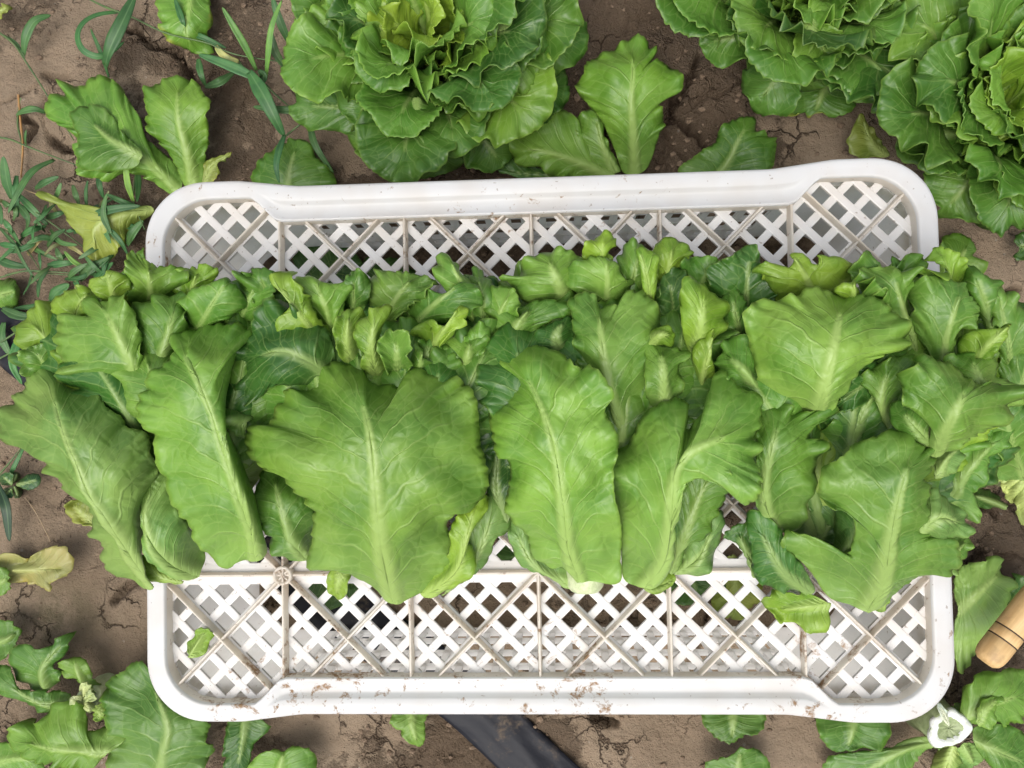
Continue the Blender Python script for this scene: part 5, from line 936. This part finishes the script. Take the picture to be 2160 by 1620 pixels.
weed('grass_weed', 'dense tuft of short dark grass blades at the wilted yellow-green leaf', 'E', [([(-20, 780), (60, 795), (150, 832), (300, 890), (440, 942)], (.012, .006, .006)), ([(100, 1120), (180, 1190), (300, 1275), (480, 1410)], (.006, .01, .01)), ([(775, 980), (765, 1060), (760, 1150), (825, 1310)], (.01, .02, .004)), ([(120, 560), (100, 700), (125, 830), (120, 1000)], (.004, .004, .004))],
     [([(70, 1135), (40, 1030), (20, 890)], 62, (.01, .04, .0)), ([(310, 910), (190, 975), (110, 1090), (45, 1215)], 46, (.01, .03, .01)), ([(270, 1280), (180, 1185), (90, 1095)], 44, (.01, .016, .006)), ([(760, 1150), (728, 1040), (712, 895)], 38, (.02, .05, .0), GB), ([(520, 1225), (650, 1190), (800, 1172)], 48, (.03, .034, .006)), ([(630, 1330), (590, 1220), (608, 1100)], 38, (.034, .04, .0)), ([(790, 1180), (700, 1150), (605, 1105)], 34, (.02, .03, .004)), ([(200, 1075), (255, 1040), (335, 1005)], 42, (.008, .014, .004)), ([(120, 1345), (180, 1312), (265, 1288)], 48, (.008, .01, .006)), ([(270, 1405), (310, 1345), (375, 1305)], 44, (.008, .016, .004)), ([(-20, 1475), (70, 1508), (160, 1520)], 52, (.01, .012, .004)), ([(270, 1512), (360, 1500), (445, 1492)], 42, (.01, .01, .006)), ([(455, 1595), (500, 1540), (565, 1485)], 62, (.008, .02, .004)), ([(530, 1610), (580, 1555), (645, 1495)], 54, (.008, .02, .004)), ([(725, 1395), (755, 1330), (815, 1255)], 54, (.01, .02, .004)), ([(610, 1290), (690, 1380), (735, 1465)], 32, (.034, .014, .006)), ([(480, 1520), (420, 1490), (365, 1430)], 28, (.01, .02, .0), GB), ([(95, 1000), (90, 1100), (100, 1240)], 40, (.02, .008, .006)), ([(100, 1160), (160, 1240), (150, 1320)], 52, (.014, .008, .006)), ([(500, 1030), (490, 1100), (495, 1200)], 22, (.03, .012, 0)), ([(560, 990), (570, 1060), (590, 1130)], 40, (.014, .008, .004)), ([(780, 960), (790, 1040), (780, 1150)], 36, (.01, .02, 0)), ([(20, 1250), (90, 1350), (130, 1440)], 34, (.006, .012, .006)), ([(160, 1390), (240, 1440), (330, 1480)], 30, (.006, .012, .006)), ([(680, 1250), (740, 1290), (800, 1300)], 50, (.01, .014, .006)),
      ([(0, 1300), (80, 1390), (140, 1500), (220, 1620)], 26, (.008, .01, .01)), ([(230, 1340), (170, 1400), (60, 1440)], 40, (.008, .016, .006)), ([(0, 1390), (60, 1400), (140, 1420)], 36, (.01, .014, .006)), ([(390, 1580), (430, 1540), (500, 1500)], 36, (.01, .02, .004)), ([(640, 1450), (600, 1500), (590, 1560)], 40, (.012, .02, .004))], 4)
weed('grass_weed', 'thin grass runners arching over the black hose beside the hanging pale leaf', 'A', [([(-20, 380), (90, 310), (200, 255), (320, 165)], (.01, .014, .01)), ([(-20, 450), (80, 400), (160, 360)], (.008, .01, .004)), ([(30, 45), (130, 25), (250, 30), (390, 40)], (.01, .01, .006))],
     [([(140, 285), (80, 380), (60, 470), (105, 565)], 38, (.016, .02, .01), (.06, .19, .05)), ([(10, 205), (90, 238), (210, 252)], 46, (.012, .016, .006)), ([(150, 350), (135, 430), (150, 500)], 26, (.012, .008, .004)), ([(290, 160), (190, 190), (60, 205)], 30, (.014, .01, .006)), ([(20, 270), (10, 340), (50, 430)], 46, (.01, .008, .004)), ([(380, 45), (430, 20), (520, -40)], 44, (.01, .02, .004)), ([(180, 150), (190, 80), (230, 20)], 26, (.006, .018, .002)), ([(240, 170), (270, 130), (330, 90)], 60, (.006, .014, .002))], 5)
def random_blades(n, x0, x1, y0, y1, seed):
    rng = random.Random(seed); r = []
    for _ in range(n):
        x, y, a, l = rng.uniform(x0, x1), rng.uniform(y0, y1), rng.uniform(0, 6.28), rng.uniform(70, 210); b = a + rng.uniform(-.7, .7)
        r.append(([(x, y), (x + l * .5 * math.cos(a), y + l * .5 * math.sin(a)), (x + l * .5 * (math.cos(a) + math.cos(b)), y + l * .5 * (math.sin(a) + math.sin(b)))], rng.uniform(22, 44), (.006, rng.uniform(.008, .03), rng.uniform(.002, .01)), rng.choice([GD, GD, (.06, .15, .05), (.20, .20, .08)])))
    return r
weed('grass_weed', 'low mat of thin crisscrossing grass blades by the wilted leaf and hose', 'E', [([(0, 1580), (140, 1545), (300, 1560), (470, 1572)], (.008, .008, .004)), ([(-20, 1290), (60, 1330), (150, 1420), (230, 1540)], (.006, .008, .004))], random_blades(46, -20, 640, 1130, 1600, 9), 7, .0009)
def straw(label, view, pts, rad=.0008, col=(.34, .20, .08)):
    o = tube('dry_straw', w3(view, pts, (.004, .004, .004)), rad, M_GRASS, None, col, taper=.7); tag(o, label, 'straw', 'dry straws lying on the soil')
straw('orange dry straw lying upright along the bare soil left of the trimmed stump', 'E', [(105, 540), (118, 700), (130, 830), (120, 1010)], .0012)
straw('pale dry straw lying by the grass mat near the wilted leaf', 'E', [(70, 1045), (180, 1095), (330, 1140), (500, 1205)], .0007, (.40, .32, .2))
straw('thin dry straw on bare soil above the yellow dead leaf', 'A', [(120, 1100), (175, 1180), (240, 1310)], .0006, (.36, .28, .18))
hb = weed('broadleaf_weed', 'tiny weed with small round leaves on bare soil under the pale hanging leaf', 'A', [([(-10, 1000), (50, 930), (110, 855)], (.006, .012, .004)), ([(-10, 1090), (40, 1060), (100, 1040)], (.004, .008, .004))],
     [([(-10, 1040), (30, 1150), (45, 1310)], 48, (.01, .01, .012), (.02, .06, .03)), ([(40, 1010), (80, 930), (120, 850)], 22, (.01, .014, .004))], 6)
for i, (bx, by, tx, ty, wd) in enumerate([(80, 1040, 195, 1025, 70), (60, 1040, 10, 990, 66), (70, 1050, 90, 1100, 50), (60, 1060, 20, 1095, 52), (60, 1030, 85, 985, 40)]):
    quick('A', (bx, by, .012), (tx, ty, .014), wd, (.03, .10, .03), hb, 830 + i, z0=0, ruf=.0008, frill=0, und=.0006, rib=.0004, ribw=.001, dens=1.6, teeth=.0002, nv=4)
bx_ = quick('A', (-40, 150, .008), (95, 130, .02), 150, 'bgl', None, 840, z0=0, ruf=.006); bx_.name = 'lettuce_leaf'; tag(bx_, 'green ruffled leaf edge beside the black hose and grass runners', 'leaf', 'lettuce leaves lying on the soil')
